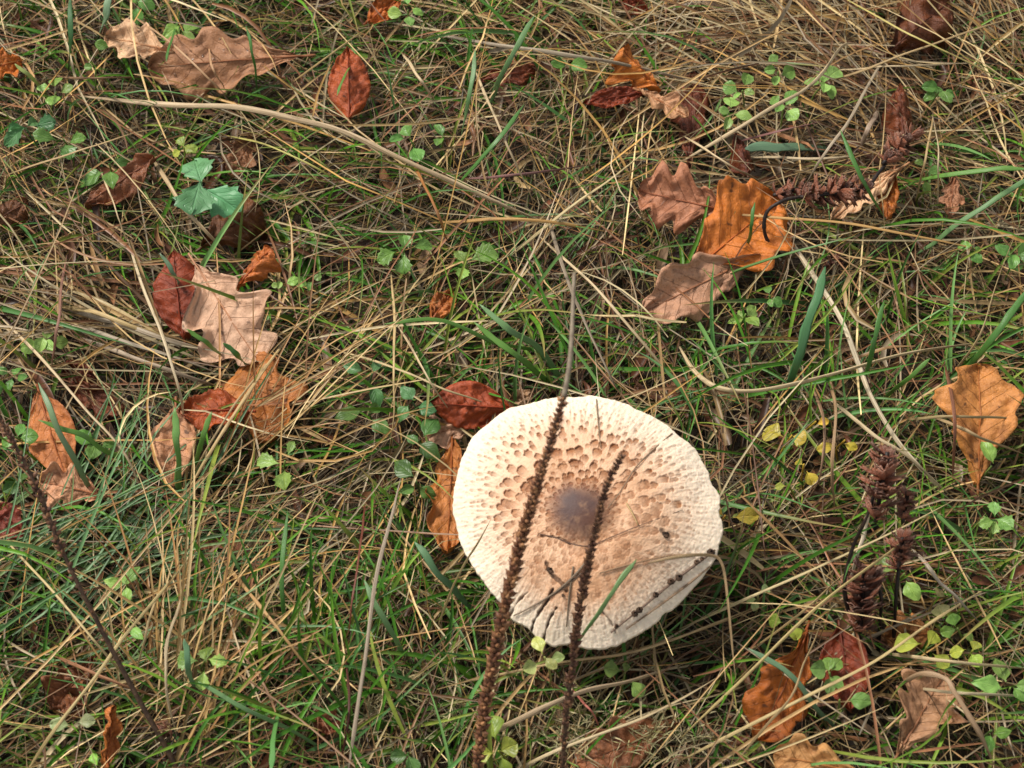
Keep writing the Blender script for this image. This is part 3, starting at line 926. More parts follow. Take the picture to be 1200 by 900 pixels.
def weed(name, label, px, py, size, n, kind, color, z=.045, a0=None, spread=2 * math.pi, tilt=.12, seed=None, group=None, cat='plant', pairs=0, keep=.16, even=False):
    rg = random.Random(seed if seed is not None else int(px * 7 + py))
    top_ = at(px, py, z)
    gx, gy = top_[0] + rg.uniform(-.008, .008), top_[1] + rg.uniform(-.006, .01)
    foot_ = np.array([gx, gy, ground_z(gx, gy) - .002])
    root = empty(name, foot_); tag(root, label, cat, group)
    P = catmull([foot_, (foot_ + top_) / 2 + np.array([rg.uniform(-.004, .004), rg.uniform(-.004, .004), .002]), top_], 5)
    V, F, uv = tube(P, .0006, 5)
    link('stem', mesh_data('stem', V - foot_, F, uv=uv), M['straw'], root, None, tuple(np.array(color) * (.9, .8, .8)))
    a0 = rg.uniform(0, 6.28) if a0 is None else a0
    lv = [(a0 + spread * (i + rg.uniform(-.32, .32)) / n, 1.0, 0.0) for i in range(n)]
    for p_ in range(pairs):
        b = a0 + 1.1 + p_ * 1.3
        lv += [(b, .8, -.010 * (p_ + 1)), (b + math.pi, .8, -.010 * (p_ + 1))]
    for an, f, dz in lv:
        s_ = size * MPP * f * (rg.uniform(.85, 1.0) if even else rg.uniform(.52, 1.0))
        d = unit((math.cos(an), math.sin(an), rg.uniform(-.1, .15) if even else rg.uniform(-.35, .45)))
        N = unit(np.array([rg.uniform(-.5, .5) * (not even), -.35 + rg.uniform(-.45, .4), 1 + tilt]))
        N = unit(N - d * (N @ d)); Y = np.cross(N, d)
        o = bpy.data.objects.new('leaflet', rg.choice(LM[kind])); COL.objects.link(o); o.parent = root
        j = rg.uniform(.75, 1.4); asp = rg.uniform(.72, 1.1)
        o.color = (color[0] * j * rg.uniform(.85, 1.15), color[1] * j, color[2] * j * rg.uniform(.85, 1.15), 1)
        q = top_ - foot_ + np.array([0, 0, dz + rg.uniform(-.006, .004)]) + d * s_ * (.05 if even else rg.uniform(-.05, .45))
        mt = Matrix.Identity(4)
        for i in range(3): mt[i][0], mt[i][1], mt[i][2], mt[i][3] = d[i] * s_, Y[i] * s_ * asp, N[i] * s_, q[i]
        o.matrix_basis = mt
    WEEDS.append((px, py, size * .8, size * .75, 0.0, float((top_ - CP) @ FWD), keep))
    return root


GRN, LGRN, BGRN, YGRN, YEL, DGRN = (.12, .25, .045), (.21, .35, .075), (.085, .21, .07), (.30, .36, .05), (.58, .42, .05), (.08, .17, .035)
W_ = [
 ('clover_plant', 'light green clover with round leaflets beside a bent yellow green stem', 66, 108, 27, 4, 'round', LGRN),
 ('buttercup_plant', 'green plant with several toothed leaves below the round leaved clover', 30, 150, 34, 4, 'toothed', BGRN),
 ('buttercup_plant', 'green toothed leaves between a darker toothed plant and the clover', 74, 163, 30, 3, 'toothed', GRN),
 ('clover_plant', 'three pointed green leaflets above a reddish brown leaf strip', 128, 192, 36, 3, 'ovate', GRN),

 ('clover_plant', 'light green leaves standing over the pale folded oak tip', 212, 34, 34, 4, 'ovate', LGRN),
 ('clover_plant', 'pair of small green leaves in front of the pale folded oak tip', 133, 58, 20, 2, 'round', GRN),
 ('clover_plant', 'single small round green leaf near the pale folded oak tip', 112, 80, 20, 1, 'round', LGRN),
 ('weed_seedling', 'yellow green sprig above the blue green buttercup', 216, 172, 22, 4, 'toothed', YGRN),
 ('clover_plant', 'green leaves beside a small orange leaf high in the grass', 478, 12, 24, 4, 'round', LGRN),
 ('clover_plant', 'small green leaves in grass beyond the large tan oak leaf', 160, 4, 26, 4, 'round', GRN),
 ('buttercup_plant', 'pale green lobed leaf trio under the end of the broad flat straw', 546, 308, 36, 3, 'toothed', LGRN),
 ('clover_plant', 'small toothed green leaves beside the pale green lobed trio', 474, 292, 26, 4, 'toothed', GRN),
 ('clover_plant', 'small green leaf pair beside a long straw in mid grass', 520, 160, 22, 2, 'round', GRN),
 ('clover_plant', 'two dull green leaves near an upright rusty blade', 482, 165, 26, 3, 'round', GRN),
 ('clover_plant', 'pale green clover with round leaflets, farthest from the striped blade in its patch', 912, 84, 26, 4, 'round', LGRN),
 ('clover_plant', 'pale green clover in the patch crossed by a diagonal straw', 870, 106, 24, 4, 'round', LGRN),
 ('clover_plant', 'pale green clover at the foot of the patch beside dark leaf', 856, 136, 26, 4, 'round', LGRN),
 ('clover_plant', 'pale green clover under the diagonal straw', 918, 124, 26, 4, 'round', LGRN),
 ('clover_plant', 'pale green five leaved clover at the end of the diagonal straw', 966, 98, 25, 5, 'round', LGRN),
 ('clover_plant', 'small green clover below a dark crumpled leaf', 1100, 108, 22, 5, 'round', GRN),
 ('clover_plant', 'small green leaves beside the small dark dry seed head', 1086, 200, 22, 3, 'round', LGRN),
 ('clover_plant', 'bright green sprig with paired leaves below a grey stalk', 874, 368, 26, 4, 'ovate', LGRN),
 ('clover_plant', 'dark green small leaves beside the bright green sprig', 902, 346, 22, 3, 'round', GRN),
 ('clover_plant', 'row of small round light green leaves beside the pale tan oak leaf', 330, 334, 20, 3, 'round', LGRN),
 ('clover_plant', 'small round green leaf pair at the end of the row of round leaves', 366, 332, 19, 3, 'round', LGRN),
 ('clover_plant', 'pair of broad green leaves below the orange tan leaf', 334, 540, 30, 3, 'toothed', LGRN),
 ('clover_plant', 'bright green four leaved seedling beside a beaded dark stalk', 148, 684, 36, 4, 'ovate', LGRN),
 ('clover_plant', 'single green leaf below the four leaved seedling', 152, 734, 30, 1, 'ovate', LGRN),
 ('clover_plant', 'small green leaves in straw below the four leaved seedling', 240, 774, 26, 4, 'toothed', LGRN),
 ('weed_seedling', 'green leaves with blunt tips in the group beside the mushroom', 432, 484, 40, 3, 'ovate', DGRN),
 ('weed_seedling', 'broad green leaves touching the pale pink leaf', 484, 472, 36, 3, 'ovate', BGRN),
 ('weed_seedling', 'small dark green leaves beside the orange leaf at the mushroom', 490, 516, 34, 3, 'ovate', DGRN),
 ('weed_seedling', 'green leaves nearest the mushroom rim beside the orange leaf', 488, 564, 34, 3, 'ovate', DGRN),
 ('weed_seedling', 'dull green leaves behind the blunt leaves beside the mushroom', 436, 438, 32, 3, 'ovate', BGRN),
 ('clover_plant', 'tiny green leaves beside a reddish upright stalk', 52, 398, 22, 5, 'round', LGRN),
 ('clover_plant', 'tiny green leaves between the reddish stalk and the spotted brown leaf', 14, 444, 22, 5, 'round', GRN),
 ('weed_seedling', 'green leaves beside the spotted brown leaf', 112, 520, 26, 3, 'round', GRN),
 ('weed_seedling', 'green leaves between the spotted brown leaf and the beaded stalk', 18, 512, 24, 3, 'round', GRN),
 ('weed_seedling', 'dark green leaves under the spotted brown leaf', 26, 562, 26, 3, 'round', DGRN),
 ('clover_plant', 'single round bright green leaf on the tan orange oak leaf', 1162, 546, 38, 1, 'round', LGRN),
 ('clover_plant', 'toothed green leaves between the seed heads and the tan orange leaf', 1166, 612, 30, 4, 'toothed', LGRN),
 ('clover_plant', 'round green leaf behind the dry seed heads', 1060, 672, 28, 2, 'round', LGRN),
 ('clover_plant', 'five leaved green seedling in front of a dark red leaf', 972, 788, 27, 5, 'round', LGRN),
 ('clover_plant', 'single round green leaf below the five leaved seedling', 984, 820, 26, 1, 'round', LGRN),
 ('clover_plant', 'green leaves beside the bent brown straw', 1184, 806, 36, 4, 'ovate', LGRN),
 ('clover_plant', 'green leaf below the leaves beside the bent brown straw', 1162, 856, 34, 2, 'ovate', GRN),
 ('weed_seedling', 'yellow drying leaf pair with a brown tip', 928, 510, 26, 2, 'heart', YEL),
 ('weed_seedling', 'single small yellow leaf above the yellow drying pair', 956, 494, 20, 1, 'heart', YEL),
 ('weed_seedling', 'small yellow leaf below a straw beside the seed heads', 990, 516, 22, 2, 'heart', YEL),
 ('weed_seedling', 'tiny yellow leaf below the yellow drying pair', 942, 544, 18, 2, 'heart', YEL),
 ('weed_seedling', 'tiny yellow green leaf lowest of the yellow group', 924, 568, 15, 1, 'heart', YGRN),
 ('wood_sorrel', 'pale yellow green trefoil near the arching bent straw at the mushroom edge', 888, 698, 22, 3, 'heart', (.38, .42, .15)),
 ('wood_sorrel', 'yellow green trefoil below the pale trefoil', 924, 732, 22, 3, 'heart', YGRN),
 ('wood_sorrel', 'green trefoil beside straws near the grey straight stalk', 1122, 736, 20, 3, 'heart', (.22, .36, .07)),
 ('wood_sorrel', 'broad yellow green leaves under the dry seed heads', 1086, 758, 30, 3, 'heart', YGRN),
 ('wood_sorrel', 'yellow green trefoil between two parallel straws', 1140, 762, 24, 3, 'heart', YGRN),
 ('wood_sorrel', 'faded yellow leaf pair beside the lower seed head', 1096, 700, 22, 2, 'heart', (.40, .33, .12)),
 ('wood_sorrel', 'yellow leaves on a red stem touching the mushroom rim', 850, 604, 28, 3, 'heart', (.62, .40, .05)),
 ('wood_sorrel', 'pale yellow green sprig at the torn mushroom rim', 638, 770, 22, 4, 'heart', (.35, .40, .12)),
 ('wood_sorrel', 'green yellow leaves in shade below the mushroom', 732, 790, 26, 3, 'heart', (.18, .28, .06)),
 ('wood_sorrel', 'yellow green leaves at the foot of the tall spike', 584, 880, 34, 4, 'heart', YGRN),
 ('clover_plant', 'broad dark green leaf beside the tall spike foot', 478, 882, 36, 2, 'round', DGRN),
 ('weed_seedling', 'bright green upright leaf beside the narrow orange leaf', 106, 878, 26, 1, 'ovate', (.2, .42, .06)),
 ('weed_seedling', 'pale grey green leaf near the bare dark stalk foot', 92, 850, 24, 2, 'heart', (.22, .27, .12)),
 ('clover_plant', 'small green clover beside the tan lobed leaf tip', 1190, 300, 24, 4, 'round', GRN),
 ('clover_plant', 'green leaves below the small faded pinkish leaf', 1140, 290, 20, 3, 'round', GRN),
 ('clover_plant', 'small green leaf pair beside long straws near dark sunk leaf', 668, 78, 24, 2, 'round', GRN),
]
weed('buttercup_plant', 'blue green buttercup with broad toothed leaves above a dark crumpled leaf', 236, 213, 54, 3, 'toothed', (.10, .27, .10), z=.055, a0=-.12, seed=4, keep=0.0, even=True)
for w in W_:
    zz_ = {852: .108, 638: .075}.get(w[2], .044)
    weed(*w, z=zz_, keep=.35 if w[0] == 'weed_seedling' and w[6] != 'heart' else .14)

# ------------------------------------------------------------------ single long straws, stems and blades
def stalk(name, label, pts, wpx, color, z=.05, flat=.45, mat='straw', cat='straw', group=None, ends=(.5, .5), seed=0, taper=(.35, .15), dip=.42):
    """pts in photograph positions, optional third value = height"""
    m_ = len(pts)
    W = []
    for i, p in enumerate(pts):
        if len(p) == 3: zz_ = p[2]
        else:
            f = i / (m_ - 1)
            if mat == 'blade': zz_ = z * (1 - f) + .012 * f + .25 * z * math.sin(math.pi * f)
            else: zz_ = z * (dip + (1 - dip) * math.sin(math.pi * f) ** .6)
        W.append(at(p[0], p[1], zz_))
    P = catmull(W, 7)
    n = len(P); t = np.linspace(0, 1, n)
    P = P + np.stack([noise(t * 5, seed, 0, 51), noise(t * 5, seed, 5, 52), noise(t * 5, seed, 9, 53)], -1) * .0009 * min(1, n / 20)
    r = wpx * MPP * .5 * np.interp(t, [0, .12, .8, 1], [taper[0], 1, .9, taper[1]]) * (1 + .10 * noise(t * 14, seed, 2, 54))
    r = r * (.68 if mat == 'straw' else .85)
    V, F, uv = tube(P, r, 8, flat, twist=(RNG.random() - .5) * (3.2 if mat == 'straw' else 1.6))
    ctr = np.repeat(P, 8, axis=0); kk_ = np.tile(np.arange(8), n)
    V = ctr + (V - ctr) * (1 + .28 * noise(np.repeat(t, 8) * 11, kk_ * 1.7, seed, 55) - (.55 * (kk_ == 2) if mat == 'blade' else .35 * (kk_ == 2)))[:, None]
    o = link(name, mesh_data(name, V - P[0], F, uv=uv), M[mat], None, P[0], color)
    tag(o, label, cat, group)
    return o


PALE, STRAW, BROWN, GREYS, ORS, REDS = (.58, .45, .27), (.44, .31, .15), (.27, .16, .085), (.30, .24, .17), (.46, .27, .09), (.16, .045, .025)
S_ = [
 ('broad flat pale straw sweeping below the large oak leaf and red brown leaf', [(92, 112), (200, 124), (280, 127), (340, 137), (400, 152), (470, 185), (540, 216), (600, 243), (650, 262)], 11, (.52, .39, .24), .062),
 ('brown straw lying level under the end of the broad flat straw', [(505, 262), (580, 256), (640, 260), (720, 274)], 6, ORS, .055),
 ('pale straw running from the broad flat straw towards the mushroom', [(632, 276), (690, 328), (740, 385), (800, 458)], 5, PALE, .06),
 ('hooked pale straw bending under the wide upright green blade', [(795, 405), (815, 437), (842, 454), (890, 457), (960, 443), (1050, 418), (1130, 405), (1210, 396)], 8, (.55, .43, .25), .056),
 ('long split pale straw running from orange leaf towards the seed heads', [(918, 268), (950, 320), (985, 375), (1005, 425), (1022, 465), (1052, 515), (1092, 562), (1116, 590)], 9, (.56, .47, .32), .05),
 ('grey brown stem leaning behind the mushroom beside the grey spike tip', [(640, 250), (662, 320), (684, 375), (718, 445), (728, 462)], 7, GREYS, .055),
 ('long greyish stalk above the crumpled orange leaf', [(500, 40), (600, 55), (680, 68), (760, 82), (850, 104)], 8, (.33, .27, .19), .052),
 ('pale diagonal straw crossing the clover patch', [(796, 192), (880, 140), (945, 104), (985, 58), (1004, 50)], 7, PALE, .07),
 ('pale straw in line with the diagonal one, ending near the tan lobed leaf', [(600, 300), (664, 246), (720, 205), (800, 142)], 6, (.52, .42, .22), .058),
 ('thin yellow straw crossing the dense straw beside a dark crumpled leaf', [(985, -5), (1050, 30), (1110, 60), (1210, 112)], 4, (.5, .42, .14), .075),
 ('thin level straw below the dark crumpled leaf', [(975, 82), (1050, 78), (1140, 74)], 3.5, PALE, .065),
 ('thin straw rising across the dark crumpled leaf', [(960, 100), (1040, 72), (1110, 46), (1210, 14)], 4, STRAW, .07),
 ('orange straw level below the hooked black stalk', [(790, 246), (900, 255), (1000, 262), (1090, 280), (1210, 306)], 5, ORS, .06),
 ('grey stalk leaning between clover and the dry seed head', [(1040, 62), (1000, 130), (965, 182), (945, 216)], 6, (.36, .29, .2), .06),
 ('grey thick stalk piece above the dark dry seed head', [(1030, 128), (1018, 150), (1006, 178)], 10, (.34, .25, .18), .05),
 ('long pale straw passing the spotted brown leaf', [(-5, 366), (55, 428), (100, 480), (150, 535), (170, 592)], 5, PALE, .06),
 ('pale thin straw dropping beside the dark red upright leaf', [(150, 280), (180, 370), (210, 455), (216, 495)], 5, (.58, .47, .3), .068),
 ('golden straw leaning over the orange tan leaf', [(342, 392), (292, 460), (252, 522), (214, 590)], 6, (.56, .40, .19), .062),
 ('golden thin straw parallel to the one over the orange tan leaf', [(330, 402), (282, 465), (240, 530), (222, 560)], 4, (.52, .38, .2), .058),
 ('grey weathered straw, upper of a parallel bundle by the pale oak leaf', [(58, 356), (130, 376), (200, 398), (268, 420)], 9, (.42, .34, .24), .046),
 ('grey weathered straw, middle of a parallel bundle by the pale oak leaf', [(60, 374), (140, 398), (210, 420), (268, 444)], 8, (.36, .30, .22), .042),
 ('grey weathered straw, lowest of a parallel bundle by the pale oak leaf', [(80, 392), (150, 416), (220, 442), (264, 458)], 8, (.40, .31, .22), .040),
 ('yellowish flat straw above the grey bundle', [(64, 358), (112, 366), (160, 385), (232, 402)], 8, (.48, .35, .16), .05),
 ('reddish brown upright stalk beside tiny green leaves', [(78, 300), (70, 360), (66, 400), (60, 436)], 5, (.26, .13, .09), .07),
 ('long yellow straw crossing the bare dark stalk', [(28, 905), (66, 850), (128, 770), (186, 698), (240, 632)], 5, (.52, .40, .18), .07),
 ('thin yellow straw running beside the beaded dark stalk', [(-5, 622), (60, 690), (115, 757), (152, 802)], 4, (.54, .42, .2), .062),
 ('orange brown straw in dense grass between the seedling and the red stems', [(254, 648), (300, 705), (340, 755), (392, 818)], 6, (.48, .29, .12), .06),
 ('pale upright straw in the clump below the four leaved seedling', [(222, 668), (200, 740), (194, 800), (206, 866)], 5, (.56, .44, .27), .06),
 ('thin upright straw beside the clump below the four leaved seedling', [(190, 680), (172, 740), (158, 795)], 4, (.52, .39, .2), .06),
 ('reddish straw running towards the bare dark stalk', [(60, 768), (100, 785), (150, 806), (190, 822)], 6, (.34, .16, .08), .05),
 ('grey upright stalk standing clear between the mushroom and the red stems', [(410, 905, .05), (422, 820, .07), (437, 705, .09), (458, 610, .10), (470, 560, .095)], 6, (.36, .29, .21), .08),
 ('thin olive straw rising to touch the mushroom rim', [(513, 735, .06), (530, 690, .085), (552, 650, .10), (577, 607, .118)], 3.5, (.32, .24, .1), .1),
 ('broad tan straw between the feet of the two spikes', [(560, 868), (620, 836), (680, 811), (740, 797), (810, 774)], 9, (.46, .34, .21), .06),
 ('pale straw lowest between the spikes and a brown oak leaf', [(600, 905), (650, 880), (740, 846), (790, 822), (860, 782)], 5, (.54, .43, .25), .055),
 ('thin straw passing under the torn rim of the mushroom', [(540, 800), (640, 778), (740, 765), (830, 735), (900, 706)], 4, STRAW, .055),
 ('brown bent straw arching over the mushroom edge and hanging down', [(760, 662, .112), (800, 652, .108), (832, 651, .1), (846, 662, .095), (853, 710, .08), (858, 760, .06), (863, 800, .045)], 5, (.40, .28, .15), .1),
 ('long straw running below the seed heads to the dark orange leaf', [(795, 892), (880, 850), (950, 815), (1025, 775), (1100, 722), (1185, 672)], 5, (.56, .43, .2), .066),
 ('long yellow straw passing the lower seed head', [(796, 868), (890, 775), (985, 690), (1050, 640), (1090, 598)], 5, (.56, .43, .18), .085),
 ('long pale straw above the yellow one near the seed heads', [(796, 736), (890, 696), (960, 665), (1050, 622), (1130, 580)], 5, (.52, .42, .22), .07),
 ('thin straw crossing the dark orange leaf', [(856, 900), (920, 825), (945, 770), (966, 718)], 4, STRAW, .07),
 ('grey straight stalk beside the small seed head', [(1068, 642), (1110, 690), (1152, 732)], 6, (.46, .39, .3), .062),
 ('pale level straw below the yellow green trefoils', [(1030, 766), (1120, 775), (1210, 784)], 6, (.56, .44, .25), .06),
 ('pale level straw over the greyish lobed oak leaf', [(1066, 806), (1130, 812), (1210, 816)], 5, (.54, .45, .28), .06),
 ('bent brown straw hooked over the greyish lobed oak leaf', [(1052, 806), (1078, 791), (1108, 796), (1121, 816), (1146, 858), (1172, 905)], 8, (.36, .24, .14), .07),
 ('whitish flat straw behind the hanging stem of the seed heads', [(1020, 596), (1008, 640), (992, 692)], 9, (.62, .52, .38), .06),
 ('red brown withered blade standing on the tan orange oak leaf', [(1108, 428), (1118, 490), (1117, 570)], 7, (.22, .09, .05), .075),
 ('olive stalk crossing the tan orange oak leaf', [(1060, 492), (1120, 488), (1210, 492)], 5, (.33, .25, .12), .07),
 ('brown stalk slanting under the olive one on the tan orange leaf', [(1090, 488), (1140, 508), (1210, 536)], 6, (.38, .27, .14), .066),
 ('pale stalk from the yellow leaves down past the tan orange leaf', [(965, 462), (1020, 505), (1070, 540), (1125, 592)], 6, (.50, .40, .24), .058),
 ('brown withered blade hanging beside the yellow leaves', [(952, 455), (966, 500), (962, 550), (945, 590)], 7, (.33, .20, .12), .06),
 ('brown withered blade between the yellow leaves and seed heads', [(970, 440), (980, 480), (976, 540), (980, 600)], 6, (.36, .23, .12), .065),
 ('thin straw pointing at the upper rim of the mushroom', [(398, 410), (470, 435), (530, 460), (592, 482)], 4, (.55, .43, .23), .062),
 ('pale straw crossing the red leaf at the mushroom', [(465, 380), (500, 440), (534, 492)], 4, PALE, .07),
 ('upright straw near the red leaf at the mushroom', [(458, 320), (462, 400), (462, 460), (456, 534)], 5, (.52, .38, .18), .08),
 ('pale straw crossing the broad flat straw in mid grass', [(556, 82), (590, 160), (628, 242)], 5, PALE, .07),
 ('short pale straw beside a blue green blade', [(472, 62), (492, 92), (511, 120)], 6, PALE, .06),
 ('thin straw across the large oak leaf', [(150, 15), (205, 55), (248, 96), (266, 114)], 4, (.46, .28, .15), .072),
 ('second thin straw across the large oak leaf', [(244, 45), (250, 80), (266, 108)], 4, (.46, .27, .14), .072),
 ('thin level straw behind the pale folded oak tip', [(60, 90), (120, 92), (190, 90)], 4, BROWN, .045),
 ('pale thick straw under the blue green buttercup', [(172, 178), (210, 236), (240, 272), (270, 302)], 8, (.46, .34, .19), .052),
 ('thin pale straw dropping past the reddish leaf strip near the buttercup', [(118, 198), (136, 248), (158, 302)], 4, PALE, .06),
 ('straw arching over the three pointed leaflets toward grass', [(0, 208), (70, 185), (140, 160), (200, 148)], 4, STRAW, .055),
 ('yellow green thin stalk beside the broad flat straw', [(262, 158), (320, 172), (375, 200), (400, 215)], 3.5, (.46, .42, .12), .06),
 ('dark red thin stem nearest the mushroom beside the grey stalk', [(428, 590), (420, 650), (412, 720), (402, 760)], 4, REDS, .085),
 ('dark red thin stem low in the grass below the other red stem', [(405, 760), (410, 830), (398, 905)], 4, (.09, .03, .02), .06),
 ('pinkish red thin stem under the rim below the shorter spike', [(662, 800), (690, 830), (706, 858)], 3.5, (.5, .16, .12), .055),
 ('pale straw leaning out of the grass above the hooked black stalk', [(800, 158), (850, 190), (900, 218)], 4, PALE, .06),
 ('level pale straw under the striped green blade', [(876, 184), (960, 186), (1010, 184)], 5, (.50, .40, .25), .045),
 ('purplish level stalk under the clover patch', [(860, 166), (920, 152), (970, 140)], 5, (.22, .10, .09), .05),
 ('purplish level stalk in mid grass under the diagonal straw', [(540, 210), (620, 204), (700, 192)], 5, (.24, .12, .11), .05),
 ('rusty upright withered blade above the pale green lobed trio', [(482, 185), (500, 225), (518, 262), (524, 286)], 6, (.36, .15, .04), .085),
 ('golden stalk slanting above the row of round leaves', [(338, 100), (392, 60), (436, 30)], 3.5, (.5, .36, .16), .07),
 ('straw slanting under the yellow green trefoils', [(870, 770), (960, 700), (1010, 650)], 4, (.5, .36, .16), .06),
 ('brown thin straw rising from the tan orange oak leaf', [(1115, 440), (1150, 390), (1165, 340), (1200, 250)], 4, (.46, .34, .17), .07),
 ('thin upright pale straw at the faded pinkish leaf', [(1098, 245), (1100, 185), (1092, 130)], 3.5, PALE, .075),
 ('slanted straw between the seed head and faded pinkish leaf', [(1072, 236), (1085, 180), (1095, 130)], 4, STRAW, .07),
]
for i, (lb, pts, w, c, z) in enumerate(S_):
    stalk('dry_straw', lb, pts, w, c, z, seed=i * 3.7)
    
G1_, G2_, G3_ = (.065, .18, .035), (.10, .23, .04), (.13, .25, .10)
B_ = [
 ('wide upright blue green blade crossing the hooked pale straw', [(966, 312), (950, 370), (932, 430), (918, 472)], 12, (.07, .19, .075), .09),
 ('upright narrow green blade near the wide blue green one', [(1036, 352), (1022, 412), (1002, 474)], 7, G1_, .09),
 ('long green blade leaning down to the tan orange oak leaf', [(1210, 332), (1162, 398), (1114, 452)], 9, G1_, .085),
 ('long green blade arching to the cream lobed leaf', [(1210, 198), (1150, 200), (1090, 210), (1050, 224)], 7, G2_, .085),
 ('green blade below the arching one near the faded pinkish leaf', [(1210, 205), (1160, 238), (1110, 272), (1068, 302)], 7, G3_, .07),
 ('green blade crossing the stem of the dry seed head', [(986, 152), (1008, 205), (1028, 240), (1046, 272)], 7, G1_, .09),
 ('slender green blade lying on the lower half of the mushroom cap', [(746, 654, .118), (722, 688, .112), (698, 724, .10), (676, 752, .085)], 6, (.14, .25, .09), .1),
 ('blue green blade sloping toward the back of the mushroom, upper', [(562, 358), (596, 388), (630, 408), (664, 452)], 9, G3_, .075),
 ('green blade sloping toward the back of the mushroom, lower', [(556, 378), (610, 420), (650, 452)], 8, G2_, .07),
 ('level green blade above the red leaf at the mushroom', [(450, 380), (520, 376), (580, 402), (640, 412)], 6, G2_, .07),
 ('blue green blade beside the greyish long stalk', [(628, 16), (604, 58), (584, 96), (572, 130)], 7, G3_, .09),
 ('upright blue green blade crossing the broad flat straw', [(558, 58), (548, 120), (540, 165)], 7, G3_, .09),
 ('dark green blade slanting from the broad flat straw', [(615, 122), (580, 168), (545, 205), (528, 224)], 7, G1_, .075),
 ('broad pale blue green blade beyond the pale folded oak tip', [(130, -8), (122, 22), (114, 46)], 12, (.17, .28, .16), .075),
 ('dark green upright blade between clover and the large oak leaf', [(82, -5), (82, 50), (80, 90)], 8, (.045, .13, .04), .09),
 ('blue green blade across the spotted brown leaf', [(44, 448), (66, 498), (92, 548), (116, 590)], 8, (.15, .24, .12), .09),
 ('long green blade slanting from the spotted brown leaf over grass', [(44, 494), (90, 508), (130, 530), (172, 552)], 7, G2_, .08),
 ('bright green upright blade on the pinkish tan narrow leaf', [(205, 478), (208, 530), (211, 588)], 9, (.13, .28, .07), .09),
 ('green blade below the red brown sideways leaf', [(248, 482), (236, 520), (224, 560)], 7, G2_, .08),
 ('green blade across the pale tan oak leaf lobe', [(218, 386), (246, 404), (268, 424)], 6, G2_, .075),
 ('dark green short blade across the orange tan leaf', [(262, 402), (280, 418), (296, 432)], 7, G1_, .075),
 ('blue green blade lying beside the mushroom rim', [(486, 634), (508, 664), (535, 696), (568, 724)], 9, (.10, .21, .10), .07),
 ('green blade between the grey upright stalk and the mushroom', [(426, 680), (445, 718), (464, 752), (478, 774)], 8, G3_, .075),
 ('blue green short blade in straw below the four leaved seedling', [(217, 748), (220, 785), (232, 812)], 7, (.12, .25, .13), .08),
 ('long green blade arching over grass near red stems', [(232, 798), (280, 826), (330, 850), (384, 880)], 6, G3_, .07),
 ('upright green blade tuft member near red stems', [(336, 600), (330, 690), (340, 770)], 6, G1_, .08),
 ('bright green upright blade low in the grass near the pinkish brown scrap', [(318, 905), (322, 860), (328, 815)], 7, (.09, .24, .06), .075),
 ('broad striped green blade lying level under the clover patch', [(872, 173), (920, 172), (972, 174)], 16, (.12, .22, .13), .045),
 ('green blade slanting below the hooked pale straw', [(1090, 420), (1062, 445), (1030, 472)], 6, G2_, .075),
 ('green stem crossing the dark orange leaf toward straw', [(878, 760), (925, 790), (955, 828), (985, 858)], 7, (.12, .22, .12), .06),
 ('yellow green thick stem leaning over the clover by the orange leaf', [(18, 74), (38, 92), (56, 112)], 6, (.30, .38, .12), .065),
 ('green blade standing on the bright orange leaf', [(884, 236), (880, 270), (872, 300)], 5, G1_, .075),
 ('green blade crossing the red brown upright leaf', [(395, 112), (404, 88), (420, 62)], 4, G2_, .075),
 ('blue green blade crossing the dark red upright leaf', [(188, 296), (206, 325), (216, 344)], 6, (.13, .22, .13), .075),
 ('green thin blade on the large oak leaf', [(288, 30), (298, 70), (304, 122)], 4, G1_, .08),
 ('thin green blade bending over the large oak leaf', [(194, 72), (200, 50), (212, 10)], 4, G1_, .085),
]
for i, (lb, pts, w, c, z) in enumerate(B_):
    stalk('grass_blade', lb, pts, w, c, z, flat=.16, mat='blade', cat='grass blade', seed=i * 2.3 + 100, taper=(.12, .75))

# debris lying on the cap
def cap_line(name, label, pts, wpx, color, mat='straw', cat='straw'):
    P = [on_cap(*p, lift=wpx * MPP * .35 + .0005) for p in pts]
    P = [p for p in P if p is not None]
    P = catmull(P, 4)
    V, F, uv = tube(P, np.interp(np.linspace(0, 1, len(P)), [0, .2, 1], [.7, 1, .5]) * wpx * MPP * .5, 6, .7)
    o = link(name, mesh_data(name, V - P[0], F, uv=uv), M[mat], None, P[0], color)
    tag(o, label, cat)
    return o, P


cap_line('dry_straw', 'thin brown straw lying across the cap beside the green blade', [(703, 672), (730, 664), (762, 656), (790, 651), (812, 650)], 2.2, (.34, .21, .12))
cap_line('dry_straw', 'grey thin straw lying from the shorter spike to the cracked rim', [(694, 648), (676, 672), (650, 695), (622, 712), (602, 722)], 2.6, (.22, .16, .11))
cap_line('dry_straw', 'second grey straw beside the one toward the cracked rim of the cap', [(690, 664), (660, 690), (630, 708)], 2.0, (.20, .14, .1))
cap_line('dry_straw', 'upright thin straw on the cap against the shorter spike', [(672, 664), (667, 700), (664, 735)], 2.4, (.20, .15, .10))
cap_line('dry_straw', 'fine stalk on the upper cap above the dark knob', [(699, 468), (701, 495), (704, 525)], 1.6, (.25, .17, .1))
cap_line('dry_straw', 'fine curved stalk on the cap running from the rim to the knob', [(788, 508), (765, 528), (745, 548), (728, 575), (712, 596)], 1.8, (.28, .19, .12))
cap_line('dry_straw', 'tiny pale straw piece beside the knob on the cap', [(734, 590), (740, 600), (748, 616)], 2.4, (.6, .42, .2))
cap_line('dry_straw', 'fine dark hair lying across the cap below the knob', [(632, 626), (650, 630), (668, 637), (690, 640), (716, 630), (750, 616), (800, 598)], 1.2, (.12, .07, .05))
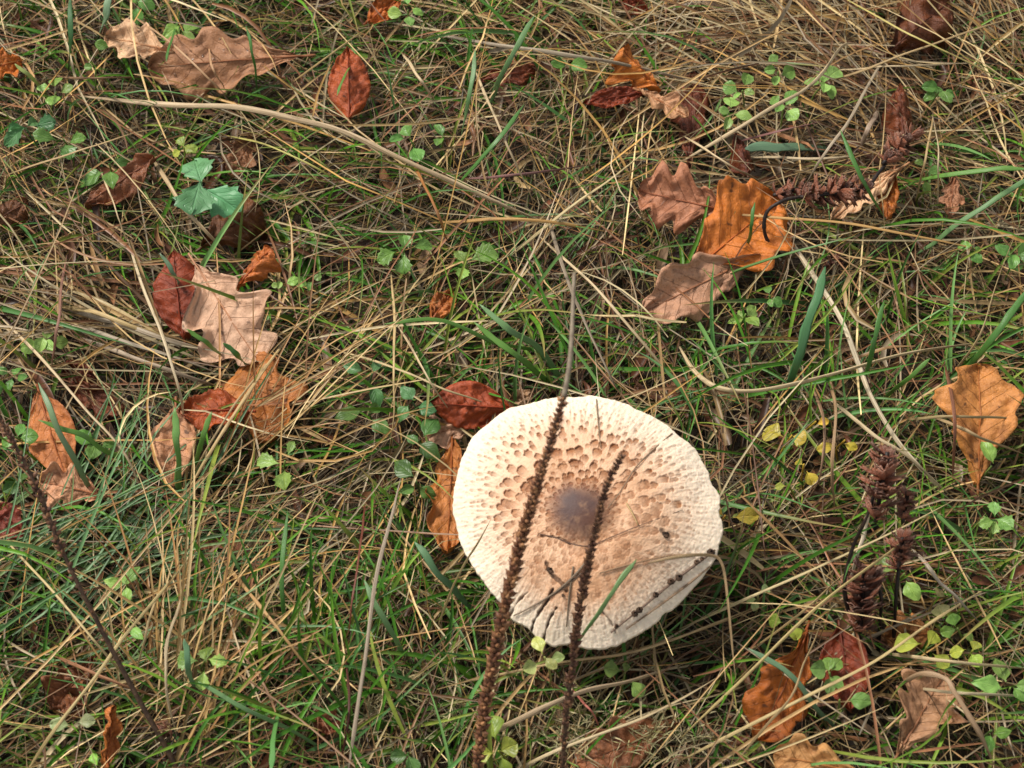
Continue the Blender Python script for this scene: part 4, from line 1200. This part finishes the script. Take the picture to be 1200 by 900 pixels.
o, P = cap_line('seed_stalk', 'dark thin stalk with clinging seeds along the cap edge', [(838, 645), (818, 660), (794, 678), (770, 698), (748, 716), (728, 732), (716, 742)], 3.0, (.16, .10, .07), cat='seed stalk')
for q, f in enumerate((.06, .16, .2, .34, .38, .52, .7, .74, .9)):
    i = int(f * (len(P) - 1)); p = P[i]
    s_ = random.uniform(.0012, .0022)
    V = np.array([[math.cos(a) * math.sin(b), math.sin(a) * math.sin(b), .7 * math.cos(b)] for b in (.3, 1.0, 1.6, 2.3) for a in np.arange(7) * 2 * math.pi / 7])
    V = V * s_ * (1 + .3 * noise(V[:, 0] * 3 + q, V[:, 1] * 3, V[:, 2] * 3, 61))[:, None]
    link('seed', mesh_data('seed', V + p - P[0] + np.array([random.uniform(-.001, .001), 0, .0006]), [tuple(f_) for f_ in grid_faces(4, 7, True)] + [tuple(range(7)), tuple(range(27, 20, -1))]), M['crumb'], o)
cap_line('dry_straw', 'brown straw parallel to the seedy stalk on the cap edge', [(832, 664), (800, 690), (762, 718), (734, 738)], 2.4, (.26, .17, .1))
for q, (px, py, w, lb) in enumerate([(780, 626, 9, 'dark brown crumb alone on the mushroom cap away from the spikes'), (645, 668, 8, 'black brown crumb at the head of the crack on the cap'),
                                     (660, 698, 4, 'tiny dark crumb between the spikes on the cap')]):
    p = on_cap(px, py, .0006)
    V = np.array([[math.cos(a) * math.sin(b), math.sin(a) * math.sin(b), .35 * math.cos(b)] for b in (.25, .9, 1.6, 2.5) for a in np.arange(11) * 2 * math.pi / 11])
    V = V * w * MPP * .5 * (1 + .55 * noise(V[:, 0] * 2.5 + q * 5, V[:, 1] * 2.5, 0, 62))[:, None]
    o = link('crumb', mesh_data('crumb', V, [tuple(f_) for f_ in grid_faces(4, 11, True)] + [tuple(range(11)), tuple(range(43, 32, -1))]), M['crumb'], None, p)
    tag(o, lb, 'crumb')

# water beads on the two wettest leaves
wm, nt, _, _ = mat_new('water')
p_ = nd(nt, 'ShaderNodeBsdfPrincipled'); o_n = nd(nt, 'ShaderNodeOutputMaterial')
p_.inputs['Transmission Weight'].default_value = 1; p_.inputs['IOR'].default_value = 1.33; p_.inputs['Roughness'].default_value = .02
nt.links.new(p_.outputs[0], o_n.inputs[0])
DV = np.array([[math.cos(a) * math.sin(b), math.sin(a) * math.sin(b), .75 * math.cos(b)] for b in np.linspace(.12, 2.2, 7) for a in np.arange(10) * 2 * math.pi / 10])
drop_me = mesh_data('water_drop', DV, [tuple(f_) for f_ in grid_faces(7, 10, True)] + [tuple(range(10)), tuple(range(69, 59, -1))])
drop_me.materials.append(wm)
bpy.context.view_layer.update()
dg = bpy.context.evaluated_depsgraph_get()
for lobj, spots, lb in ((l, [(230, 55), (238, 66), (258, 46), (262, 58), (270, 40), (276, 52), (226, 70), (250, 70), (205, 88), (215, 98), (290, 60), (300, 70)], 'clear water bead on the large tan oak leaf'),
                        (wet_leaf, [(800, 330), (812, 322), (824, 336), (806, 344), (790, 340), (836, 326), (845, 318)], 'clear water bead on the pinkish tan wet leaf')):
    for px, py in spots:
        o0 = Vector(CP) - lobj.matrix_world.translation
        hit, pos, nor, _ = lobj.ray_cast(o0, Vector(ray(px, py)))
        if not hit: continue
        d_ = link('water_drop', drop_me, None, None, pos + lobj.matrix_world.translation)
        r_ = random.uniform(.0006, .0013)
        nn = nor if nor.z > 0 else -nor
        d_.matrix_world = Matrix.Translation(d_.location) @ nn.to_track_quat('Z', 'Y').to_matrix().to_4x4() @ Matrix.Diagonal((r_, r_ * random.uniform(.8, 1.2), r_ * .8, 1))
        tag(d_, lb, 'water drop', lb.replace('clear water bead', 'water beads'))

# ------------------------------------------------------------------ the mat of grass and thatch
cap_px = np.array([(500 + x * .3777, 440 + y * .3777) for x, y in zz])
ccx, ccy = 687, 611
cap_ang = np.arctan2(cap_px[:, 1] - ccy, cap_px[:, 0] - ccx); cap_rad = np.hypot(cap_px[:, 0] - ccx, cap_px[:, 1] - ccy)
so = np.argsort(cap_ang); cap_ang, cap_rad = cap_ang[so], cap_rad[so]


def cull(P, cap_mode=True):
    """P (N,K,3): True where a strand may stay"""
    px, py, dep = proj(P)
    ok = np.ones(len(P), bool)
    u = RNG.random(len(P))
    for (x, y, a, b, an, d, keep) in LEAVES + WEEDS:
        keep = keep * .9 + .13
        near = (np.abs(px - x) < a + 4).any(1) & (np.abs(py - y) < a + b + 4).any(1)
        ii = np.nonzero(near & ok)[0]
        if not len(ii): continue
        dx, dy = px[ii] - x, py[ii] - y
        c, s = math.cos(an), math.sin(an)
        e = ((dx * c + dy * s) / a) ** 2 + ((-dx * s + dy * c) / b) ** 2
        hit = ((e < 1) & (dep[ii] < d + .006)).any(1)
        ok[ii[hit & (u[ii] > keep)]] = False
    # keep clear of the mushroom: nothing through the cap, nothing in front of it
    dx, dy = px - ccx, py - ccy
    an = np.arctan2(dy, dx)
    rr0 = np.interp(an, np.r_[cap_ang[-1] - 2 * math.pi, cap_ang, cap_ang[0] + 2 * math.pi], np.r_[cap_rad[-1], cap_rad, cap_rad[0]])
    q = P - CC
    hgt = q @ CN
    inside = (np.hypot(dx, dy) < rr0 * .985) & (hgt > -.012)
    ok &= ~inside.any(1)
    rad = np.hypot(q @ CE1, q @ CE2)
    ok &= ~((rad < .084) & (hgt > -.014)).any(1)
    return ok


def ribbons(P, w, nrm, prof, fold=.35):
    """V-folded strips. P (N,K,3), w (N), nrm (N,3), prof (K) -> verts (N,K,3,3)"""
    T = np.gradient(P, axis=1); T /= np.linalg.norm(T, axis=2, keepdims=True) + 1e-9
    S = np.cross(T, nrm[:, None]); S /= np.linalg.norm(S, axis=2, keepdims=True) + 1e-9
    Nn = np.cross(S, T)
    hw = (w[:, None] * prof[None])[..., None] * .5
    return np.stack([P - S * hw, P - Nn * hw * fold * 2, P + S * hw], 2)


def strip_mesh(name, V, cols, label, cat):
    N, K = V.shape[:2]
    i, j = np.meshgrid(np.arange(K - 1), np.arange(2), indexing='ij')
    f = np.stack([i * 3 + j, i * 3 + j + 1, (i + 1) * 3 + j + 1, (i + 1) * 3 + j], -1).reshape(-1, 4)
    F = (f[None] + (np.arange(N) * K * 3)[:, None, None]).reshape(-1, 4)
    C = np.repeat(cols, 3, axis=1).reshape(-1, 3)     # cols (N,K,3)
    o = link(name, mesh_data(name, V.reshape(-1, 3), F, col=C), M['strand'])
    return tag(o, label, cat, kind='stuff')


def pick_xy(n, wide):
    if wide:
        x = RNG.uniform(-1.5, 1.5, n); y = RNG.uniform(-1.1, 1.7, n)
        m_ = (np.abs(x) > .62) | (y < -.48) | (y > .58)
        return x[m_], y[m_]
    return RNG.uniform(-.64, .64, n), RNG.uniform(-.50, .60, n)


def green_w(x, y):
    """how green the sward is at a place, 0..1"""
    px, py, _ = proj(np.stack([x, y, np.full_like(x, .03)], -1))
    g = .46 + .30 * noise(x * 7 + 1, y * 7 + 4, 0, 71) + .15 * noise(x * 19, y * 19, 0, 72)
    for cx, cy, r_, a in ((80, 660, 150, .4), (460, 740, 170, .22), (330, 800, 140, .12), (520, 640, 80, .2), (1020, 60, 240, -.42), (830, 30, 150, -.15), (600, 300, 130, -.12),
                          (250, 690, 90, -.25), (860, 760, 150, -.12), (1000, 380, 150, .2), (150, 30, 180, .22), (60, 380, 130, .15), (620, 380, 120, .12),
                          (900, 300, 120, .1), (330, 560, 80, .1), (1050, 880, 160, .05)):
        g = g + a * np.exp(-((px - cx) ** 2 + (py - cy) ** 2) / (2 * (r_ * .7) ** 2))
    return np.clip(g, 0, 1)


STRAWS = np.array([(.44, .30, .135), (.35, .225, .095), (.25, .145, .06), (.50, .38, .19), (.31, .24, .15), (.18, .095, .045), (.40, .235, .075), (.23, .105, .05), (.42, .34, .20)])
SHREDS = np.array([(.20, .075, .035), (.14, .06, .03), (.28, .13, .06), (.10, .045, .025), (.30, .19, .11)])
GREENS = np.array([(.07, .205, .014), (.10, .245, .018), (.05, .155, .014), (.125, .25, .07), (.14, .25, .025), (.08, .20, .05), (.20, .25, .04), (.045, .14, .012)])


def thatch(n, wide, zlo, zhi, lmin, lmax, wmin, wmax, K=7, dark=1.0, curl=1.0, pal=None):
    pal = STRAWS if pal is None else pal
    x, y = pick_xy(n, wide); n = len(x)
    L = RNG.uniform(lmin, lmax, n) * RNG.uniform(.6, 1, n)
    bias = 1.4 * noise(x * 4, y * 4, 0, 73)
    hd = np.where(RNG.random(n) < .5, bias + RNG.normal(0, .5, n), RNG.uniform(0, math.pi, n))
    kap = np.where(RNG.random(n) < .22, RNG.normal(0, .9, n), RNG.normal(0, .20, n)) * curl; s = np.linspace(-.5, .5, K)
    A = hd[:, None] + kap[:, None] * s[None] * 2 + np.cumsum((RNG.random((n, K)) < .10) * RNG.normal(0, .35, (n, K)) * curl, 1)
    st = L[:, None] / (K - 1)
    X = x[:, None] + np.cumsum(np.cos(A), 1) * st - (np.cos(A).sum(1, keepdims=True) * st) / 2
    Y = y[:, None] + np.cumsum(np.sin(A), 1) * st - (np.sin(A).sum(1, keepdims=True) * st) / 2
    z0 = zlo + (zhi - zlo) * RNG.random(n) ** 1.2
    Z = z0[:, None] + (RNG.normal(0, .10, n) * L)[:, None] * s[None] * 2 + (RNG.normal(.0, .06, n) * L)[:, None] * (1 - 4 * s[None] ** 2)
    Z = np.clip(Z, .001, .085) + ground_z(X, Y)
    P = np.stack([X, Y, Z], -1)
    ok = cull(P)
    P, L = P[ok], L[ok]; n = len(P)
    w = RNG.uniform(wmin, wmax, n) * RNG.uniform(.6, 1, n)
    nr = np.stack([RNG.normal(0, .5, n), RNG.normal(-.2, .5, n), np.ones(n)], -1)
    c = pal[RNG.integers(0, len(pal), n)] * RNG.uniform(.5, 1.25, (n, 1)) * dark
    c = c[:, None] * (1 + .22 * RNG.normal(0, 1, (n, K, 1))).clip(.45, 1.5)
    return ribbons(P, w, nr, np.interp(np.linspace(0, 1, K), [0, .15, .7, 1], [.5, 1, .8, .15]), .35), c


def greens(n, wide, lmin, lmax, wmin, wmax, K=8, up=(.5, 1.25), droop=(.4, 1.7), thresh=True, palette=GREENS, zbase=.0):
    x, y = pick_xy(n, wide)
    if thresh:
        m_ = RNG.random(len(x)) < green_w(x, y); x, y = x[m_], y[m_]
    # tufts
    n = len(x)
    x = x + .010 * noise(x * 60, y * 60, 0, 75); y = y + .010 * noise(x * 60, y * 60, 5, 76)
    L = RNG.uniform(lmin, lmax, n)
    az = RNG.uniform(0, 2 * math.pi, n) * .75 + 1.6 * noise(x * 6, y * 6, 0, 77) + 2
    el = RNG.uniform(*up, n); dr = RNG.uniform(*droop, n)
    s = np.linspace(0, 1, K)
    E = el[:, None] - dr[:, None] * s[None] ** 1.3
    st = L[:, None] / (K - 1)
    azs = az[:, None] + RNG.normal(0, .35, n)[:, None] * s[None]
    H = np.cumsum(np.cos(E), 1) * st - np.cos(E[:, :1]) * st
    X = x[:, None] + H * np.cos(azs); Y = y[:, None] + H * np.sin(azs)
    Z = zbase + np.cumsum(np.sin(E), 1) * st - np.sin(E[:, :1]) * st
    Z = np.clip(Z, .001, None) + ground_z(X, Y)
    P = np.stack([X, Y, Z], -1)
    ok = cull(P); P, L, az = P[ok], L[ok], az[ok]; n = len(P)
    w = RNG.uniform(wmin, wmax, n)
    nr = np.stack([-np.cos(az) * .6 + RNG.normal(0, .4, n), -np.sin(az) * .6 + RNG.normal(0, .4, n), np.ones(n)], -1)
    c = palette[RNG.integers(0, len(palette), n)] * RNG.uniform(.65, 1.25, (n, 1))
    tipc = np.array([.32, .22, .08])
    f = (RNG.random((n, 1)) < .35) * sstep(.6, 1.0, s)[None]
    bs = sstep(.25, 0, s)[None] * RNG.random((n, 1)) * .7
    c = c[:, None] * np.ones((1, K, 1))
    c = c * (1 - f[..., None]) + tipc * f[..., None]
    c = c * (1 - bs[..., None]) + np.array([.22, .2, .09]) * bs[..., None]
    return ribbons(P, w, nr, np.interp(s, [0, .2, .6, .9, 1], [.65, 1, .8, .35, .04]), .4), c


def join(parts):
    return np.concatenate([p[0] for p in parts]), np.concatenate([p[1] for p in parts])


V, C = join([thatch(15000, False, .001, .022, .03, .11, .0006, .0022, dark=.42),  # lowest layer: shade of the deep gaps put into the straw colour
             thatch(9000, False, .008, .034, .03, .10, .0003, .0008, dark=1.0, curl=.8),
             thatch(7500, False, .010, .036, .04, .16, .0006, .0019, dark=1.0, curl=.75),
             thatch(2300, False, .022, .046, .05, .20, .0007, .0022, dark=1.35, curl=.7),  # this top layer and the next: highlights put into a brighter straw colour
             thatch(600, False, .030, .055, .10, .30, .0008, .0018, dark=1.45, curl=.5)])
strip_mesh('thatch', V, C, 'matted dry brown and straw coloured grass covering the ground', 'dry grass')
V, C = join([thatch(3200, False, .0, .026, .015, .050, .003, .008, dark=.9, curl=1.6, pal=SHREDS),
             thatch(420, False, .012, .042, .04, .13, .0024, .0044, dark=1.0, curl=1.2)])
strip_mesh('leaf_litter', V, C, 'brown shreds of dead leaves and withered blades in the thatch', 'litter')
V, C = greens(19500, False, .03, .09, .0008, .0024, up=(.5, 1.35), droop=(.2, 1.2))
strip_mesh('short_grass', V, C, 'short fresh green grass blades growing through the thatch', 'grass')
V, C = greens(4300, False, .06, .15, .0013, .0036, up=(.4, 1.2), droop=(.3, 1.4))
strip_mesh('long_grass', V, C, 'longer arching green grass blades', 'grass')
MOSS = np.array([(.12, .20, .035), (.17, .24, .05), (.09, .15, .03), (.24, .27, .09)])
V, C = greens(14000, False, .008, .024, .0005, .0014, K=4, up=(.6, 1.5), droop=(-.3, .8), palette=MOSS, zbase=.004)
strip_mesh('moss', V, C, 'low fine green moss shoots between the grass', 'moss')
def patch(cx, cy, sx, sy, n, az, azs, el, els, droop, lmin, lmax, wmin, wmax, pal, z=.012, K=8):
    q = np.array([at(RNG.normal(cx, sx), RNG.normal(cy, sy), .02) for _ in range(n)])
    L = RNG.uniform(lmin, lmax, n); a = RNG.normal(az, azs, n); e = RNG.normal(el, els, n)
    s = np.linspace(0, 1, K); E = e[:, None] - droop * RNG.uniform(.4, 1.2, n)[:, None] * s[None]
    A = a[:, None] + RNG.normal(0, .25, n)[:, None] * s[None]
    st = L[:, None] / (K - 1)
    H = np.cumsum(np.cos(E), 1) * st
    X = q[:, :1] + H * np.cos(A); Y = q[:, 1:2] + H * np.sin(A)
    Z = np.clip(z + RNG.uniform(0, .012, n)[:, None] + np.cumsum(np.sin(E), 1) * st, .002, .1) + ground_z(X, Y)
    P = np.stack([X, Y, Z], -1); ok = cull(P); P, a = P[ok], a[ok]; n = len(P)
    c = pal[RNG.integers(0, len(pal), n)] * RNG.uniform(.7, 1.3, (n, 1))
    c = c[:, None] * (1 + .15 * RNG.normal(0, 1, (n, K, 1))).clip(.5, 1.5)
    nr = np.stack([RNG.normal(0, .4, n), RNG.normal(-.2, .4, n), np.ones(n)], -1)
    return ribbons(P, RNG.uniform(wmin, wmax, n), nr, np.interp(s, [0, .2, .6, .9, 1], [.6, 1, .85, .4, .06]), .35), c


BLUE = np.array([(.11, .215, .085), (.14, .24, .11), (.085, .18, .055), (.17, .25, .09)])
GOLD = np.array([(.46, .30, .12), (.40, .24, .085), (.52, .38, .19), (.34, .18, .07)])
V, C = join([patch(40, 690, 80, 55, 150, .75, .45, .35, .2, .5, .06, .14, .0009, .0022, BLUE),
             patch(430, 800, 110, 70, 80, 1.45, .9, .95, .3, .8, .035, .085, .0012, .0028, GREENS),
             patch(330, 830, 90, 60, 45, 1.6, .9, .95, .3, .8, .035, .085, .0012, .0028, GREENS),
             patch(560, 440, 80, 40, 50, 2.4, .7, .6, .3, .7, .04, .09, .0012, .0028, GREENS),
             patch(960, 470, 110, 60, 60, 1.2, .9, .8, .3, .7, .04, .09, .0012, .0028, GREENS)])
strip_mesh('grass_tufts', V, C, 'thicker tufts of fresh green and blue green blades', 'grass')
V, C = join([patch(205, 820, 35, 40, 80, 1.35, .45, .55, .2, .5, .06, .14, .0008, .0018, GOLD),
             patch(285, 520, 40, 28, 60, .85, .40, .45, .2, .5, .05, .12, .0007, .0015, GOLD, .025),
             patch(1040, 60, 130, 50, 300, 2.6, .7, .12, .15, .3, .08, .18, .0007, .0016, STRAWS * 1.1),
             patch(840, 60, 100, 50, 140, 2.7, .7, .12, .15, .3, .08, .18, .0007, .0016, STRAWS * 1.1),
             patch(160, 410, 80, 30, 45, 2.85, .25, .08, .1, .2, .08, .16, .0010, .0026, STRAWS * 1.0)])
strip_mesh('straw_tufts', V, C, 'flattened tufts of golden and grey straw', 'dry grass')
TIPS = np.array([(.50, .44, .26), (.42, .40, .20), (.38, .30, .16)])
_pk = pick_xy
def pick_xy(n, wide):
    q = [at(RNG.normal(cx, sx), RNG.normal(cy, sy), .02) for cx, cy, sx, sy in [(690, 865, 60, 25), (470, 830, 45, 30), (255, 760, 25, 25), (770, 880, 30, 15)] for _ in range(n // 4)]
    q = np.array(q); return q[:, 0], q[:, 1]
V, C = greens(1400, False, .006, .016, .0004, .0010, K=4, up=(.6, 1.5), droop=(-.5, 1.0), palette=TIPS, zbase=.026, thresh=False)
strip_mesh('moss_tips', V, C, 'fine pale tips standing over the moss near the seed spikes', 'moss')
pick_xy = _pk
V, C = join([thatch(30000, True, .001, .04, .05, .17, .0008, .0024, K=5, dark=1.1)])
strip_mesh('thatch', V, C, 'matted dry grass of the meadow around the mushroom clearing', 'dry grass')
V, C = greens(26000, True, .04, .11, .0010, .0028, K=6, thresh=False)
strip_mesh('short_grass', V, C, 'green grass of the meadow around the mushroom clearing', 'grass')
